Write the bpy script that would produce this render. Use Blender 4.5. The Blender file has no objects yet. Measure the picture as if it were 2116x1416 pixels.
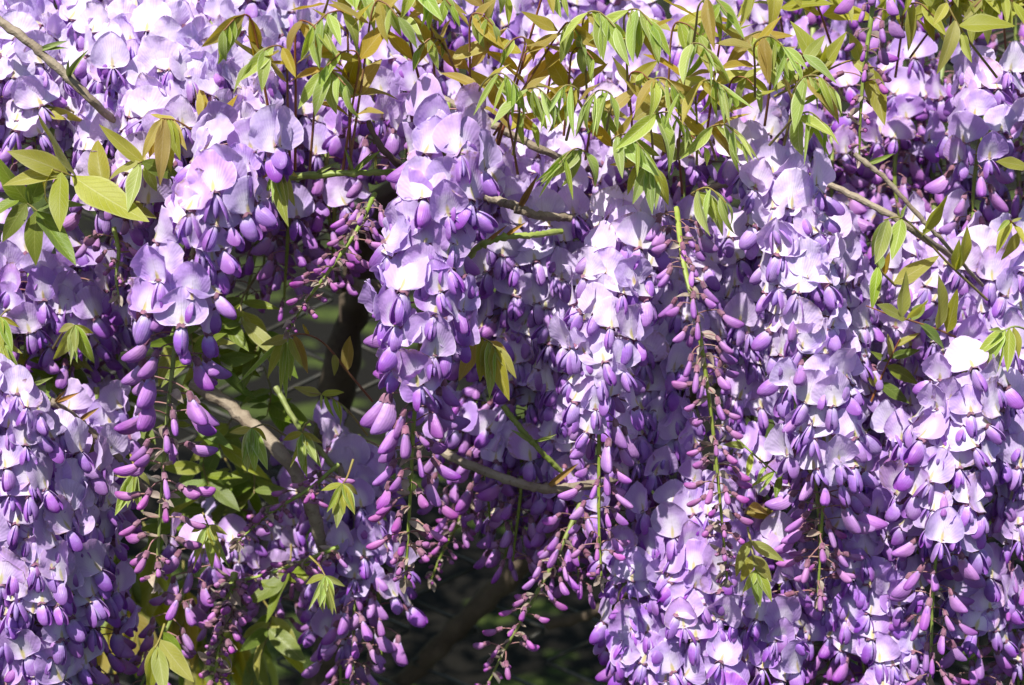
import bpy, math, random
import numpy as np
from mathutils import Matrix, Vector

random.seed(11)
RNG = np.random.default_rng(11)
scene = bpy.context.scene
COL = scene.collection

# ------------------------------------------------------------------ camera, sky, sun, exposure
CAM_Z, PITCH, LENS = 1.25, math.radians(14.0), 61.0
cam_d = bpy.data.cameras.new('camera')
cam_d.lens, cam_d.sensor_width = LENS, 36.0
cam_d.clip_start, cam_d.clip_end = 0.02, 400.0
cam_d.dof.use_dof = True
cam_d.dof.focus_distance = 0.965
cam_d.dof.aperture_fstop = 9.0
cam = bpy.data.objects.new('camera', cam_d)
cam.location = (0, 0, CAM_Z)
cam.rotation_euler = (math.pi/2 - PITCH, 0, 0)
COL.objects.link(cam)
scene.camera = cam

SUN = Vector((-0.26, -0.52, 0.88)).normalized()          # towards the sun
world = bpy.data.worlds.new('World')
scene.world = world
world.use_nodes = True
wn = world.node_tree.nodes
sky = wn.new('ShaderNodeTexSky')
sky.sky_type = 'NISHITA'
sky.sun_disc = False
sky.sun_elevation = math.asin(SUN.z)
sky.sun_rotation = math.atan2(SUN.x, SUN.y)
wn['Background'].inputs['Strength'].default_value = 0.075
world.node_tree.links.new(sky.outputs[0], wn['Background'].inputs['Color'])

sun_d = bpy.data.lights.new('sun', 'SUN')
sun_d.energy, sun_d.angle, sun_d.color = 5.0, math.radians(0.5), (1.0, 0.955, 0.89)
sun = bpy.data.objects.new('sun', sun_d)
sun.rotation_euler = SUN.to_track_quat('Z', 'Y').to_euler()
COL.objects.link(sun)

scene.view_settings.view_transform = 'Standard'
scene.view_settings.look = 'None'
scene.view_settings.gamma = 1.0
scene.view_settings.exposure = 0.60
scene.cycles.use_denoising = True
scene.cycles.max_bounces = 10
scene.cycles.diffuse_bounces = 5
scene.cycles.transmission_bounces = 6

# ------------------------------------------------------------------ helpers
W0, H0 = 2116.0, 1416.0
FPX = LENS/36.0*W0
CP, SP = math.cos(PITCH), math.sin(PITCH)

def P(u, v, Y):
    """the point at depth Y (metres in front of the camera, level) seen at photo pixel u, v"""
    x, y = (u - W0/2)/FPX, (H0/2 - v)/FPX
    d = (x, CP + y*SP, -SP + y*CP)
    k = Y/d[1]
    return Vector((d[0]*k, Y, CAM_Z + d[2]*k))

def rnd(a, b): return random.uniform(a, b)

def spline(pts, n):
    """Catmull-Rom through pts, n samples"""
    p = [np.array(q, float) for q in pts]
    if len(p) == 1: return np.array([p[0]]*n)
    p = [2*p[0]-p[1]] + p + [2*p[-1]-p[-2]]
    m, out = len(p)-3, []
    for i in range(n):
        f = i/(n-1)*m
        k = min(int(f), m-1); t = f-k
        a, b, c, d = p[k:k+4]
        out.append(0.5*((2*b)+(c-a)*t+(2*a-5*b+4*c-d)*t*t+(3*b-a-3*c+d)*t**3))
    return np.array(out)

def grid(nu, nv, V, UV, ST, mat=0, flip=False):
    """a surface patch of (nu+1) x (nv+1) points"""
    F = []
    for i in range(nu):
        for j in range(nv):
            a = i*(nv+1)+j
            q = (a, a+nv+1, a+nv+2, a+1)
            F.append(q[::-1] if flip else q)
    return dict(V=np.array(V, float), F=F, UV=np.array(UV, float), ST=np.array(ST, float), M=[mat]*len(F))

def tube(path, rads, sides=6, mat=0, cap=True):
    path = np.array(path, float); n = len(path)
    V, UV = [], []
    tan = np.gradient(path, axis=0)
    ref = np.array([0.31, 0.17, 0.93])
    for i in range(n):
        t = tan[i]/(np.linalg.norm(tan[i])+1e-12)
        a = np.cross(t, ref)
        if np.linalg.norm(a) < 1e-3: a = np.cross(t, [1, 0, 0])
        a /= np.linalg.norm(a); b = np.cross(t, a)
        for j in range(sides+1):
            th = 2*math.pi*j/sides
            V.append(path[i] + rads[i]*(math.cos(th)*a+math.sin(th)*b)); UV.append((j/sides, i/(n-1)))
    return grid(n-1, sides, V, UV, UV, mat)

def join(pieces):
    V, F, UV, ST, M, o = [], [], [], [], [], 0
    for p in pieces:
        V.append(p['V']); UV.append(p['UV']); ST.append(p['ST']); M += p['M']
        F += [tuple(k+o for k in f) for f in p['F']]
        o += len(p['V'])
    return dict(V=np.vstack(V), F=F, UV=np.vstack(UV), ST=np.vstack(ST), M=M)

def mesh(name, piece, mats):
    me = bpy.data.meshes.new(name)
    me.from_pydata(piece['V'].tolist(), [], piece['F'])
    idx = np.array([k for f in piece['F'] for k in f])
    for nm, key in (('uv', 'UV'), ('st', 'ST')):
        l = me.uv_layers.new(name=nm)
        l.data.foreach_set('uv', piece[key][idx].astype(np.float32).ravel())
    for m in mats: me.materials.append(m)
    me.polygons.foreach_set('material_index', np.array(piece['M'], np.int32))
    me.polygons.foreach_set('use_smooth', np.ones(len(piece['F']), bool))
    me.update()
    return me

def put(name, data, parent=None, mat4=None, color=None):
    o = bpy.data.objects.new(name, data)
    COL.objects.link(o)
    if parent is not None: o.parent = parent
    if mat4 is not None: o.matrix_basis = mat4
    if color is not None: o.color = color
    return o

def tag(o, label, cat, group=None, kind=None):
    o['label'] = label
    if cat: o['category'] = cat
    if group: o['group'] = group
    if kind: o['kind'] = kind
    return o

def frame(x, z, loc):
    """matrix with local X along x and local Z as near z as can be"""
    x = Vector(x).normalized(); y = Vector(z).cross(x)
    if y.length < 1e-4: y = Vector((0, 1, 0)).cross(x)
    y.normalize(); z = x.cross(y)
    m = Matrix((x, y, z)).transposed().to_4x4()
    m.translation = loc
    return m

# ------------------------------------------------------------------ materials
class NT:
    def __init__(s, name):
        s.m = bpy.data.materials.new(name); s.m.use_nodes = True
        s.t = s.m.node_tree; s.t.nodes.clear()
        s.out = s.t.nodes.new('ShaderNodeOutputMaterial')
    def n(s, t, **k):
        q = s.t.nodes.new(t)
        for a, b in k.items(): setattr(q, a, b)
        return q
    def set(s, sock, v):
        if isinstance(v, bpy.types.NodeSocket): s.t.links.new(v, sock)
        elif isinstance(v, (tuple, list)): sock.default_value = tuple(v)+((1,) if len(v) == 3 and len(sock.default_value) == 4 else ())
        else: sock.default_value = v
    def math(s, op, a, b=0.0, clamp=False):
        q = s.n('ShaderNodeMath', operation=op, use_clamp=clamp)
        s.set(q.inputs[0], a); s.set(q.inputs[1], b); return q.outputs[0]
    def mix(s, f, a, b, blend='MIX'):
        q = s.n('ShaderNodeMix', data_type='RGBA', blend_type=blend)
        s.set(q.inputs[0], f); s.set(q.inputs[6], a); s.set(q.inputs[7], b); return q.outputs[2]
    def uv(s, nm):
        q = s.n('ShaderNodeUVMap'); q.uv_map = nm
        r = s.n('ShaderNodeSeparateXYZ'); s.t.links.new(q.outputs[0], r.inputs[0]); return r.outputs[0], r.outputs[1], q.outputs[0]
    def step(s, x, a, b):
        q = s.n('ShaderNodeMapRange', interpolation_type='SMOOTHSTEP')
        s.set(q.inputs[0], x); q.inputs[1].default_value = a; q.inputs[2].default_value = b; return q.outputs[0]
    def noise(s, scale, detail=3.0, vec=None, rough=0.55):
        q = s.n('ShaderNodeTexNoise'); q.inputs['Scale'].default_value = scale
        q.inputs['Detail'].default_value = detail; q.inputs['Roughness'].default_value = rough
        if vec is None: vec = s.n('ShaderNodeTexCoord').outputs['Object']
        s.t.links.new(vec, q.inputs['Vector']); return q.outputs[0]
    def vary(s, col, hue=0.01, sat=0.15, val=0.12):
        oi = s.n('ShaderNodeObjectInfo'); r = oi.outputs['Random']
        h = s.n('ShaderNodeHueSaturation')
        s.set(h.inputs['Hue'], s.math('MULTIPLY_ADD', r, 2*hue)); h.inputs['Hue'].links[0].from_node.inputs[2].default_value = 0.5-hue
        r2 = s.math('FRACT', s.math('MULTIPLY', r, 17.31)); r3 = s.math('FRACT', s.math('MULTIPLY', r, 43.7))
        a = s.math('MULTIPLY_ADD', r2, 2*sat); a.node.inputs[2].default_value = 1-sat
        b = s.math('MULTIPLY_ADD', r3, 2*val); b.node.inputs[2].default_value = 1-val
        s.set(h.inputs['Saturation'], a); s.set(h.inputs['Value'], b); s.set(h.inputs['Color'], col)
        return h.outputs[0]
    def bump(s, h, strength=0.2, dist=0.001):
        q = s.n('ShaderNodeBump'); q.inputs['Strength'].default_value = strength; q.inputs['Distance'].default_value = dist
        s.set(q.inputs['Height'], h); return q.outputs[0]
    def leafy(s, col, trans, tcol=None, rough=0.5, spec=0.3, nrm=None, sheen=0.0):
        """a thin sheet: light is partly reflected, partly let through"""
        p = s.n('ShaderNodeBsdfPrincipled'); s.set(p.inputs['Base Color'], col)
        p.inputs['Roughness'].default_value = rough; p.inputs['Specular IOR Level'].default_value = spec
        p.inputs['Sheen Weight'].default_value = sheen
        t = s.n('ShaderNodeBsdfTranslucent'); s.set(t.inputs['Color'], tcol if tcol is not None else col)
        if nrm is not None: s.set(p.inputs['Normal'], nrm); s.set(t.inputs['Normal'], nrm)
        m = s.n('ShaderNodeMixShader'); s.set(m.inputs[0], trans)
        s.t.links.new(p.outputs[0], m.inputs[1]); s.t.links.new(t.outputs[0], m.inputs[2])
        s.t.links.new(m.outputs[0], s.out.inputs[0]); return s.m
    def solid(s, col, rough=0.7, spec=0.3, nrm=None, metal=0.0):
        p = s.n('ShaderNodeBsdfPrincipled'); s.set(p.inputs['Base Color'], col)
        p.inputs['Roughness'].default_value = rough; p.inputs['Specular IOR Level'].default_value = spec
        p.inputs['Metallic'].default_value = metal
        if nrm is not None: s.set(p.inputs['Normal'], nrm)
        s.t.links.new(p.outputs[0], s.out.inputs[0]); return s.m
    def pale(s):
        q = s.n('ShaderNodeSeparateColor'); s.t.links.new(s.n('ShaderNodeObjectInfo').outputs['Color'], q.inputs[0]); return q.outputs[0]

def mat_banner():
    s = NT('banner petal'); x, y, _ = s.uv('uv'); a, b, _ = s.uv('st')
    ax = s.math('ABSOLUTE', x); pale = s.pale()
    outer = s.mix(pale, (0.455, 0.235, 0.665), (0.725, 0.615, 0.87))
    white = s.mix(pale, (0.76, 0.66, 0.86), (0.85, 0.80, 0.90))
    # pale heart of the petal, narrowing to the foot
    d = s.math('ADD', s.math('POWER', s.math('DIVIDE', ax, 0.55), 2.0), s.math('POWER', s.math('DIVIDE', s.math('SUBTRACT', y, 0.28), 0.42), 2.0))
    col = s.mix(s.step(d, 1.15, 0.05), outer, white)
    ang = s.math('ARCTAN2', x, s.math('ADD', y, 0.12))
    vein = s.math('SINE', s.math('MULTIPLY', ang, 46.0))
    vn = s.math('MULTIPLY', s.step(vein, 0.35, 1.0), 0.13)
    col = s.mix(vn, col, (0.42, 0.22, 0.62))
    nz = s.noise(260.0, 2.0)
    col = s.mix(s.math('MULTIPLY', s.step(nz, 0.45, 0.75), 0.22), col, outer)
    # yellow-green eye
    e = s.math('ADD', s.math('POWER', s.math('DIVIDE', ax, 0.10), 2.0), s.math('POWER', s.math('DIVIDE', s.math('SUBTRACT', y, 0.13), 0.19), 2.0))
    col = s.mix(s.math('MULTIPLY', s.step(e, 1.3, 0.0), 0.8), col, (0.62, 0.55, 0.12))
    mid = s.math('MULTIPLY', s.step(ax, 0.022, 0.004), s.math('MULTIPLY', s.step(y, 0.75, 0.2), 0.5))
    col = s.mix(mid, col, (0.42, 0.36, 0.30))
    rim = s.math('MAXIMUM', s.math('ABSOLUTE', a), b)
    col = s.mix(s.math('MULTIPLY', s.step(rim, 0.94, 1.0), 0.6), col, (0.80, 0.70, 0.90))
    # a few petals have gone brown along the rim
    rr = s.n('ShaderNodeObjectInfo').outputs['Random']
    old = s.math('MULTIPLY', s.step(rr, 0.86, 0.90), s.math('MULTIPLY', s.step(rim, 0.72, 0.98), s.step(s.noise(420.0, 3.0), 0.40, 0.62)))
    col = s.mix(s.math('MULTIPLY', old, 0.75), col, (0.36, 0.23, 0.16))
    col = s.vary(col, 0.014, 0.18, 0.13)
    tc = s.mix(1.0, col, (1.0, 0.78, 1.0), 'MULTIPLY')
    bm = s.bump(s.math('ADD', s.math('MULTIPLY', vein, 0.2), s.math('ADD', s.math('MULTIPLY', nz, 2.2), s.math('MULTIPLY', s.noise(85.0, 3.0), 6.0))), 0.30, 0.0005)
    return s.leafy(col, 0.32, tc, 0.5, 0.28, bm, 0.08)

def mat_wing(name, base, tip, mid):
    s = NT(name); a, b, _ = s.uv('st'); pale = s.pale()
    col = s.mix(s.step(b, 0.05, 0.42), base, mid)
    col = s.mix(s.step(b, 0.35, 0.95), col, tip)
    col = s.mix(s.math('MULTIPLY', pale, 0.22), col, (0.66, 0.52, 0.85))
    vein = s.math('SINE', s.math('ADD', s.math('MULTIPLY', a, 60.0), s.math('MULTIPLY', b, 8.0)))
    nz = s.noise(300.0, 2.0)
    col = s.mix(s.math('MULTIPLY', s.step(vein, 0.2, 1.0), 0.05), col, (0.16, 0.05, 0.36))
    n3 = s.noise(150.0, 4.0)
    col = s.mix(s.math('MULTIPLY', s.step(n3, 0.48, 0.72), 0.18), col, base)
    col = s.mix(s.math('MULTIPLY', s.step(n3, 0.48, 0.28), 0.25), col, tip)
    col = s.vary(col, 0.014, 0.12, 0.14)
    tc = s.mix(1.0, col, (0.95, 0.66, 1.0), 'MULTIPLY')
    return s.leafy(col, 0.32, tc, 0.42, 0.35, s.bump(s.math('ADD', s.math('ADD', s.math('MULTIPLY', vein, 0.2), s.math('MULTIPLY', nz, 1.6)), s.math('MULTIPLY', n3, 2.5)), 0.3, 0.0005), 0.1)

def mat_simple(name, c1, c2, scale, trans=0.0, rough=0.6, spec=0.3, var=(0.01, 0.1, 0.15), bmp=0.3, sheen=0.0):
    s = NT(name); nz = s.noise(scale, 4.0)
    col = s.vary(s.mix(s.step(nz, 0.3, 0.7), c1, c2), *var)
    nr = s.bump(nz, bmp, 0.0006)
    return s.leafy(col, trans, col, rough, spec, nr, sheen) if trans else s.solid(col, rough, spec, nr)

def mat_leaf(name, up, dark, margin, edge_amt, trans, tmul, rough=0.45, fuzz=0.1):
    s = NT(name); a, b, _ = s.uv('st'); aa = s.math('ABSOLUTE', a)
    nz = s.noise(140.0, 3.0)
    col = s.mix(s.step(nz, 0.3, 0.72), up, dark)
    # side veins sweep forward from the midrib
    ph = s.math('SUBTRACT', s.math('MULTIPLY', b, 62.0), s.math('MULTIPLY', aa, 16.0))
    vein = s.math('SINE', ph)
    vl = s.step(vein, 0.80, 1.0)
    col = s.mix(s.math('MULTIPLY', vl, 0.30), col, margin)
    col = s.mix(s.math('MULTIPLY', s.step(aa, 0.07, 0.02), 0.6), col, margin)
    col = s.mix(s.math('MULTIPLY', s.step(aa, 0.80, 0.97), edge_amt), col, margin)
    col = s.vary(col, 0.018, 0.12, 0.2)
    tc = s.mix(1.0, col, tmul, 'MULTIPLY')
    h = s.math('SUBTRACT', s.math('MULTIPLY', nz, 0.5), s.math('MULTIPLY', vl, 1.0))
    return s.leafy(col, trans, tc, rough, 0.4, s.bump(h, 0.35, 0.0006), fuzz)

def mat_bark(name, c1, c2, c3, scale):
    s = NT(name)
    tc = s.n('ShaderNodeTexCoord'); mp = s.n('ShaderNodeMapping'); mp.inputs['Scale'].default_value = (1, 1, 1)
    s.t.links.new(tc.outputs['Object'], mp.inputs[0])
    n1 = s.noise(scale, 5.0, mp.outputs[0], 0.65); n2 = s.noise(scale*6, 3.0, mp.outputs[0])
    col = s.mix(s.step(n1, 0.35, 0.68), c1, c2); col = s.mix(s.math('MULTIPLY', s.step(n2, 0.55, 0.75), 0.6), col, c3)
    return s.solid(col, 0.85, 0.2, s.bump(s.math('ADD', n1, s.math('MULTIPLY', n2, 0.6)), 0.7, 0.002))

M_BANNER = mat_banner()
M_WING = mat_wing('wing petal', (0.74, 0.66, 0.88), (0.26, 0.05, 0.42), (0.43, 0.19, 0.66))
M_KEEL = mat_wing('keel petal', (0.66, 0.58, 0.80), (0.22, 0.06, 0.42), (0.50, 0.36, 0.74))
M_BUD = mat_wing('bud petal', (0.62, 0.34, 0.52), (0.33, 0.085, 0.45), (0.54, 0.245, 0.63))
M_SMALLBUD = mat_wing('small bud petal', (0.48, 0.25, 0.37), (0.42, 0.10, 0.42), (0.56, 0.22, 0.54))
M_CALYX = mat_simple('calyx', (0.15, 0.055, 0.10), (0.30, 0.14, 0.20), 350, 0.12, 0.65, 0.2, sheen=0.3)
M_PEDICEL = mat_simple('pedicel', (0.24, 0.17, 0.11), (0.30, 0.14, 0.15), 300, 0.0, 0.6, 0.3)
M_RACHIS = mat_simple('flower stem', (0.17, 0.24, 0.045), (0.26, 0.31, 0.08), 160, 0.0, 0.5, 0.4)
M_BRACT = mat_simple('dry bract', (0.56, 0.48, 0.38), (0.40, 0.31, 0.26), 260, 0.4, 0.6, 0.25, (0.01, 0.15, 0.2))
M_LBRONZE = mat_leaf('bronze leaf', (0.43, 0.37, 0.06), (0.35, 0.265, 0.04), (0.50, 0.44, 0.18), 0.5, 0.5, (1.5, 1.3, 0.4))
M_LOLIVE = mat_leaf('olive leaf', (0.42, 0.43, 0.075), (0.33, 0.34, 0.055), (0.52, 0.52, 0.24), 0.5, 0.5, (1.35, 1.35, 0.4))
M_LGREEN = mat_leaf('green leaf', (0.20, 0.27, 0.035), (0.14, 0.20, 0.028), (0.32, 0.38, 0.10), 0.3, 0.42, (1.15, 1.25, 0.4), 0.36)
M_LPALE = mat_leaf('young downy leaf', (0.38, 0.47, 0.09), (0.30, 0.41, 0.06), (0.68, 0.71, 0.44), 0.8, 0.45, (1.15, 1.25, 0.4), 0.5, 0.15)
M_STALK_RED = mat_simple('red leaf stalk', (0.17, 0.06, 0.03), (0.24, 0.11, 0.045), 120, 0.0, 0.5, 0.4)
M_STALK_OLIVE = mat_simple('olive leaf stalk', (0.22, 0.15, 0.05), (0.24, 0.22, 0.07), 120, 0.0, 0.5, 0.4)
M_STALK_GREEN = mat_simple('green twig bark', (0.20, 0.27, 0.06), (0.27, 0.32, 0.10), 130, 0.0, 0.5, 0.4)
M_BARK_GREY = mat_bark('grey brown bark', (0.22, 0.175, 0.125), (0.33, 0.28, 0.21), (0.12, 0.085, 0.055), 60)
M_BARK_DARK = mat_bark('dark trunk bark', (0.075, 0.055, 0.04), (0.13, 0.10, 0.07), (0.03, 0.022, 0.016), 28)
M_BUDSCALE = mat_simple('leaf bud scale', (0.16, 0.26, 0.04), (0.28, 0.30, 0.09), 300, 0.2, 0.5, 0.3)
M_RUST = mat_simple('rusty bud scale', (0.28, 0.13, 0.03), (0.40, 0.24, 0.07), 300, 0.1, 0.6, 0.3)
M_WIRE = mat_simple('dark fence wire', (0.03, 0.032, 0.03), (0.06, 0.055, 0.045), 90, 0.0, 0.5, 0.5)

# ------------------------------------------------------------------ petal shapes (metres; X outward from the flower stem, Z up)
MM = 0.001
FL_MATS = [M_PEDICEL, M_CALYX, M_BANNER, M_WING, M_KEEL, M_BUD, M_SMALLBUD, M_BRACT]

def xf(piece, R, t):
    q = dict(piece); q['V'] = piece['V'] @ np.array(R).T + np.array(t); return q

def roty(a):
    c, s = math.cos(a), math.sin(a); return [[c, 0, s], [0, 1, 0], [-s, 0, c]]
def rotx(a):
    c, s = math.cos(a), math.sin(a); return [[1, 0, 0], [0, c, -s], [0, s, c]]
def rotz(a):
    c, s = math.cos(a), math.sin(a); return [[c, -s, 0], [s, c, 0], [0, 0, 1]]

def banner(r, W=12.8, L=21.0, fold=0.25, cup=0.2, wav=1.0, close=0.0):
    """standing back petal: broad and round, eared at the foot, creased along the middle. Local: Y across, Z up, +X is its face"""
    nu, nv = 16, 18
    V, UV, ST = [], [], []
    ph = [r.uniform(0, 6.28) for _ in range(4)]
    notch = r.uniform(0.0, 0.12); lop = r.uniform(-0.1, 0.1); skew = r.uniform(-0.06, 0.06)
    ear = r.uniform(0.03, 0.11)
    curl_top = r.uniform(-0.15, 0.25); curl_side = r.uniform(-0.3, 0.3); sd = [r.uniform(0.9, 1.06), r.uniform(0.9, 1.06)]
    for i in range(nu+1):
        t = 0.5-0.5*math.cos(math.pi*i/nu)
        w = W*(max(math.sin(math.pi*t**0.80), 0)**0.58)*(0.12+0.88*min(1, t/0.07)) if 0 < t < 1 else (0.9 if t == 0 else 0.3)
        for j in range(nv+1):
            s = -1+2*j/nv
            s = math.sin(s*math.pi/2)*0.55+s*0.45
            side = sd[0] if s < 0 else sd[1]
            y = w*s*side*(1+lop*s)
            z = L*t - L*ear*(abs(s)**1.7)*(1-t)**1.4*min(1, t*6) + L*0.03*abs(s)**2*t**3
            z -= notch*L*math.exp(-(s/0.18)**2)*t**5
            rr = math.hypot(y/W, (z-0.45*L)/(0.55*L))
            th = math.atan2(z-0.45*L, y)
            x = -fold*abs(y)**1.0*(0.55+0.45*t) + cup*y*y/W*0.9
            x += wav*(0.95*math.sin(2*th+ph[0])+0.75*math.sin(4*th+ph[1])+0.42*math.sin(9*th+ph[2])+0.25*math.sin(14*th+ph[3]))*min(rr, 1.15)**3*1.05
            x += -curl_top*L*max(0, t-0.45)**2*2.2 + curl_side*W*max(0, abs(s)-0.55)**2
            x += 0.9*math.exp(-(y/1.6)**2)*(1-t)**1.2
            x += 1.8*(1-t)**4
            y += skew*z
            if close:
                a = close*abs(s)
                x, y = x+math.sin(a)*abs(y)*0.9, y*math.cos(a)
            V.append((x, y, z)); UV.append((w*s/W, z/L)); ST.append((s, t))
    p = grid(nu, nv, V, UV, ST, 2); p['V'] *= MM; return p

def shell(r, side, L=19.0, H=6.6, T=5.0, a0=8, a1=172, open_=0.0, mat=3, bend=0.35, nu=9, nv=7, sharp=0.52, lens=1.0, pod=False):
    """one half of a boat-shaped pod along +X; side=+-1 is its hand; a = angle from the top edge to the bottom edge"""
    V, UV, ST = [], [], []
    ph = r.uniform(0, 6.28)
    for i in range(nu+1):
        t = i/nu
        tt = 0.5-0.5*math.cos(math.pi*t)
        rad = (tt+0.04)**0.62*max(1-tt, 0)**sharp*1.62 if not pod else (tt+0.025)**0.92*max(1-tt, 0)**0.40*1.8
        for j in range(nv+1):
            f = j/nv
            a = math.radians(a0+(a1-a0)*f)
            zz = H*rad*math.cos(a)*((1.0, 1.12) if not pod else (.78, 1.3))[f >= .5]
            yy = side*(T*rad*max(math.sin(a), 0)**lens*(1+0.10*math.sin(5*tt+ph)+0.08*math.sin(7*f+ph*2)) + open_*rad*f*f*T + 0.35*math.sin(9*tt+ph)*f**4*rad)
            xx = L*tt
            b = bend*tt*tt*L*0.5
            V.append((xx, yy, zz+b)); UV.append((f, tt)); ST.append((f, tt))
    p = grid(nu, nv, V, UV, ST, mat, side < 0); p['V'] *= MM; return p

def cup(L=5.0, R=2.7, mat=1):
    V, UV = [], []
    prof = [(0, 0.4), (0.12, 1.5), (0.35, R*0.86), (0.75, R), (1.0, R*1.02)]
    n = 10
    for i, (t, q) in enumerate(prof):
        for j in range(n+1):
            th = 2*math.pi*j/n
            x = L*t + (0.9 if (i == 4 and j % 2 == 0) else 0.0)
            V.append((x, q*math.cos(th), q*math.sin(th))); UV.append((j/n, t))
    p = grid(4, n, V, UV, UV, mat); p['V'] *= MM; return p

def stalk(pts, r0=0.55, r1=0.45, mat=0, sides=5):
    n = max(4, len(pts)*2)
    p = tube(spline(pts, n), np.linspace(r0, r1, n), sides, mat); p['V'] *= MM; return p

def open_flower(r, opening=1.0):
    """pedicel, cup, banner, two wings, keel as separate pieces in one flower frame"""
    pl = r.uniform(13, 19); rise = r.uniform(-2, 3)
    end = (pl, 0, rise)
    ped = stalk([(0, 0, 0), (pl*.5, r.uniform(-1, 1), rise*.5+1.3), end])
    down = math.radians(r.uniform(56, 84))
    R = np.array(roty(down))
    cal = xf(cup(), roty(down*0.55), np.array(end)*MM)
    c0 = np.array(end)+np.array(roty(down*0.55)) @ np.array((3.6, 0, 0))
    lean = math.radians(r.uniform(-32, 4)) - (1-opening)*math.radians(-55)
    bn = banner(r, W=r.uniform(11.6, 14.2), L=r.uniform(18.5, 22.5), fold=r.uniform(-.06, 0.36), cup=r.uniform(-.2, 0.28), wav=r.uniform(0.9, 2.0), close=(1-opening)*1.2)
    bn = xf(bn, np.array(rotz(r.uniform(-.12, .12))) @ np.array(roty(lean)), (c0+np.array((0.3, 0, 0.2)))*MM)
    op = r.uniform(-0.1, 0.35); k = r.uniform(0.80, 0.94); sp = r.choice([0, .04, .12, .34]); tw = r.uniform(-0.3, 0.3)
    Rw = np.array(rotz(r.uniform(-.35, .35))) @ R @ np.array(rotx(tw))
    w1 = xf(shell(r, 1, 17.0*k, 6.0*k, (4.9-6*sp)*k, 4, 172-90*sp, op, 3, r.uniform(-.1, .4)), Rw @ np.array(rotz(sp+r.uniform(-.05, .08))) @ np.array(roty(r.uniform(-.12, .12))), c0*MM)
    w2 = xf(shell(r, -1, 17.0*k, 6.0*k, (4.9-6*sp)*k, 4, 172-90*sp, op*r.uniform(.3, 1.3), 3, r.uniform(-.1, .4)), Rw @ np.array(rotz(-sp-r.uniform(-.05, .08))) @ np.array(roty(r.uniform(-.12, .12))), c0*MM)
    ke = join([shell(r, 1, 13.0*k, 4.2*k, 2.4*k, 0, 180, 0, 4, nu=6, nv=5), shell(r, -1, 13.0*k, 4.2*k, 2.4*k, 0, 180, 0, 4, nu=6, nv=5)])
    ke = xf(ke, Rw, (c0+np.array((0.4, 0, -0.4)))*MM)
    return dict(base=join([ped, cal]), banner=bn, wing=[w1, w2], keel=ke)

def bud(r, L, H, T, mat, pl, droop, lips=0.0, cal=(5.0, 2.5), bend=0.3):
    """unopened flower: the folded banner makes a sickle-shaped pod behind its cup"""
    a = math.radians(droop)
    end = np.array((pl, 0, r.uniform(-1.5, 1.5)))
    ped = stalk([(0, 0, 0), (pl*.5, r.uniform(-1, 1), end[2]*.5+pl*0.07), tuple(end)], 0.5, 0.42)
    R = np.array(roty(a))
    c = xf(cup(*cal), R, end*MM)
    c0 = end + R @ np.array((cal[0]*0.55, 0, 0))
    ps = [shell(r, sd, L, H, T, -3, 178 if not lips else 158, lips, mat, bend, 10, 8, .62, 1.45, True) for sd in (1, -1)]
    body = xf(join(ps), R, c0*MM)
    out = dict(base=join([ped, c]), body=body)
    if lips:
        ins = join([shell(r, sd, L*0.93, H*0.86, T*0.72, 0, 180, 0, 3, bend, 7, 6) for sd in (1, -1)])
        out['inner'] = xf(ins, R, (c0+R @ np.array((0, 0, -0.8)))*MM)
    return out

def bract(r, L=9.0, W=1.9):
    V, UV = [], []
    curl = r.uniform(-1.6, 2.2); tw = r.uniform(-1.8, 1.8)
    for i in range(8):
        t = i/7; w = W*math.sin(math.pi*min(1, t*0.93+0.07))**0.8*(1-.25*t)
        a = curl*t; th = tw*t
        x = L*(math.sin(a)/curl if abs(curl) > .05 else t); z = -L*((1-math.cos(a))/curl if abs(curl) > .05 else 0)
        for j in range(5):
            s = -1+j/2
            V.append((x, w*s*math.cos(th), z+w*s*math.sin(th)+0.5*w*s*s)); UV.append((s, t))
    p = grid(7, 4, V, UV, UV, 7); p['V'] *= MM; return p

R_ = random.Random(5)
N_OPEN, N_BUD = 20, 8
OPEN = []
for k in range(N_OPEN):
    f = open_flower(R_, 1.0 if k < 16 else R_.uniform(.3, .7))
    OPEN.append(dict(base=mesh('flower cup', f['base'], FL_MATS), banner=mesh('banner', f['banner'], FL_MATS),
        wing=[mesh('wing', w, FL_MATS) for w in f['wing']], keel=mesh('keel', f['keel'], FL_MATS),
        whole=mesh('whole flower', join([f['base'], f['banner'], f['keel']]+f['wing']), FL_MATS)))
def bud_set(mk):
    out = []
    for k in range(N_BUD):
        f = mk(R_)
        rest = [f['body']]+([f['inner']] if 'inner' in f else [])
        out.append(dict(base=mesh('bud cup', f['base'], FL_MATS), body=mesh('bud pod', join(rest), FL_MATS),
            whole=mesh('whole bud', join([f['base']]+rest), FL_MATS)))
    return out
HALF = bud_set(lambda r: bud(r, r.uniform(16.5, 19.5), r.uniform(5.0, 6.2), r.uniform(2.8, 3.5), 5, r.uniform(11, 16), r.uniform(52, 82), r.uniform(.3, .8), (4.8, 2.2), r.uniform(.3, .7)))
BIG = bud_set(lambda r: bud(r, r.uniform(12.5, 16.5), r.uniform(3.3, 4.1), r.uniform(2.1, 2.6), 5, r.uniform(9, 14), r.uniform(48, 80), 0, (4.5, 1.9), r.uniform(.25, .65)))
MIDB = bud_set(lambda r: bud(r, r.uniform(11, 13.5), r.uniform(2.8, 3.3), r.uniform(2.1, 2.6), 6, r.uniform(8, 12), r.uniform(22, 62), 0, (3.8, 1.8), r.uniform(.1, .5)))
TINY = bud_set(lambda r: bud(r, r.uniform(6.0, 7.5), r.uniform(2.1, 2.5), r.uniform(1.7, 2.0), 6, r.uniform(4, 7), r.uniform(5, 50), 0, (3.8, 2.0), 0.1))
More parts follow.
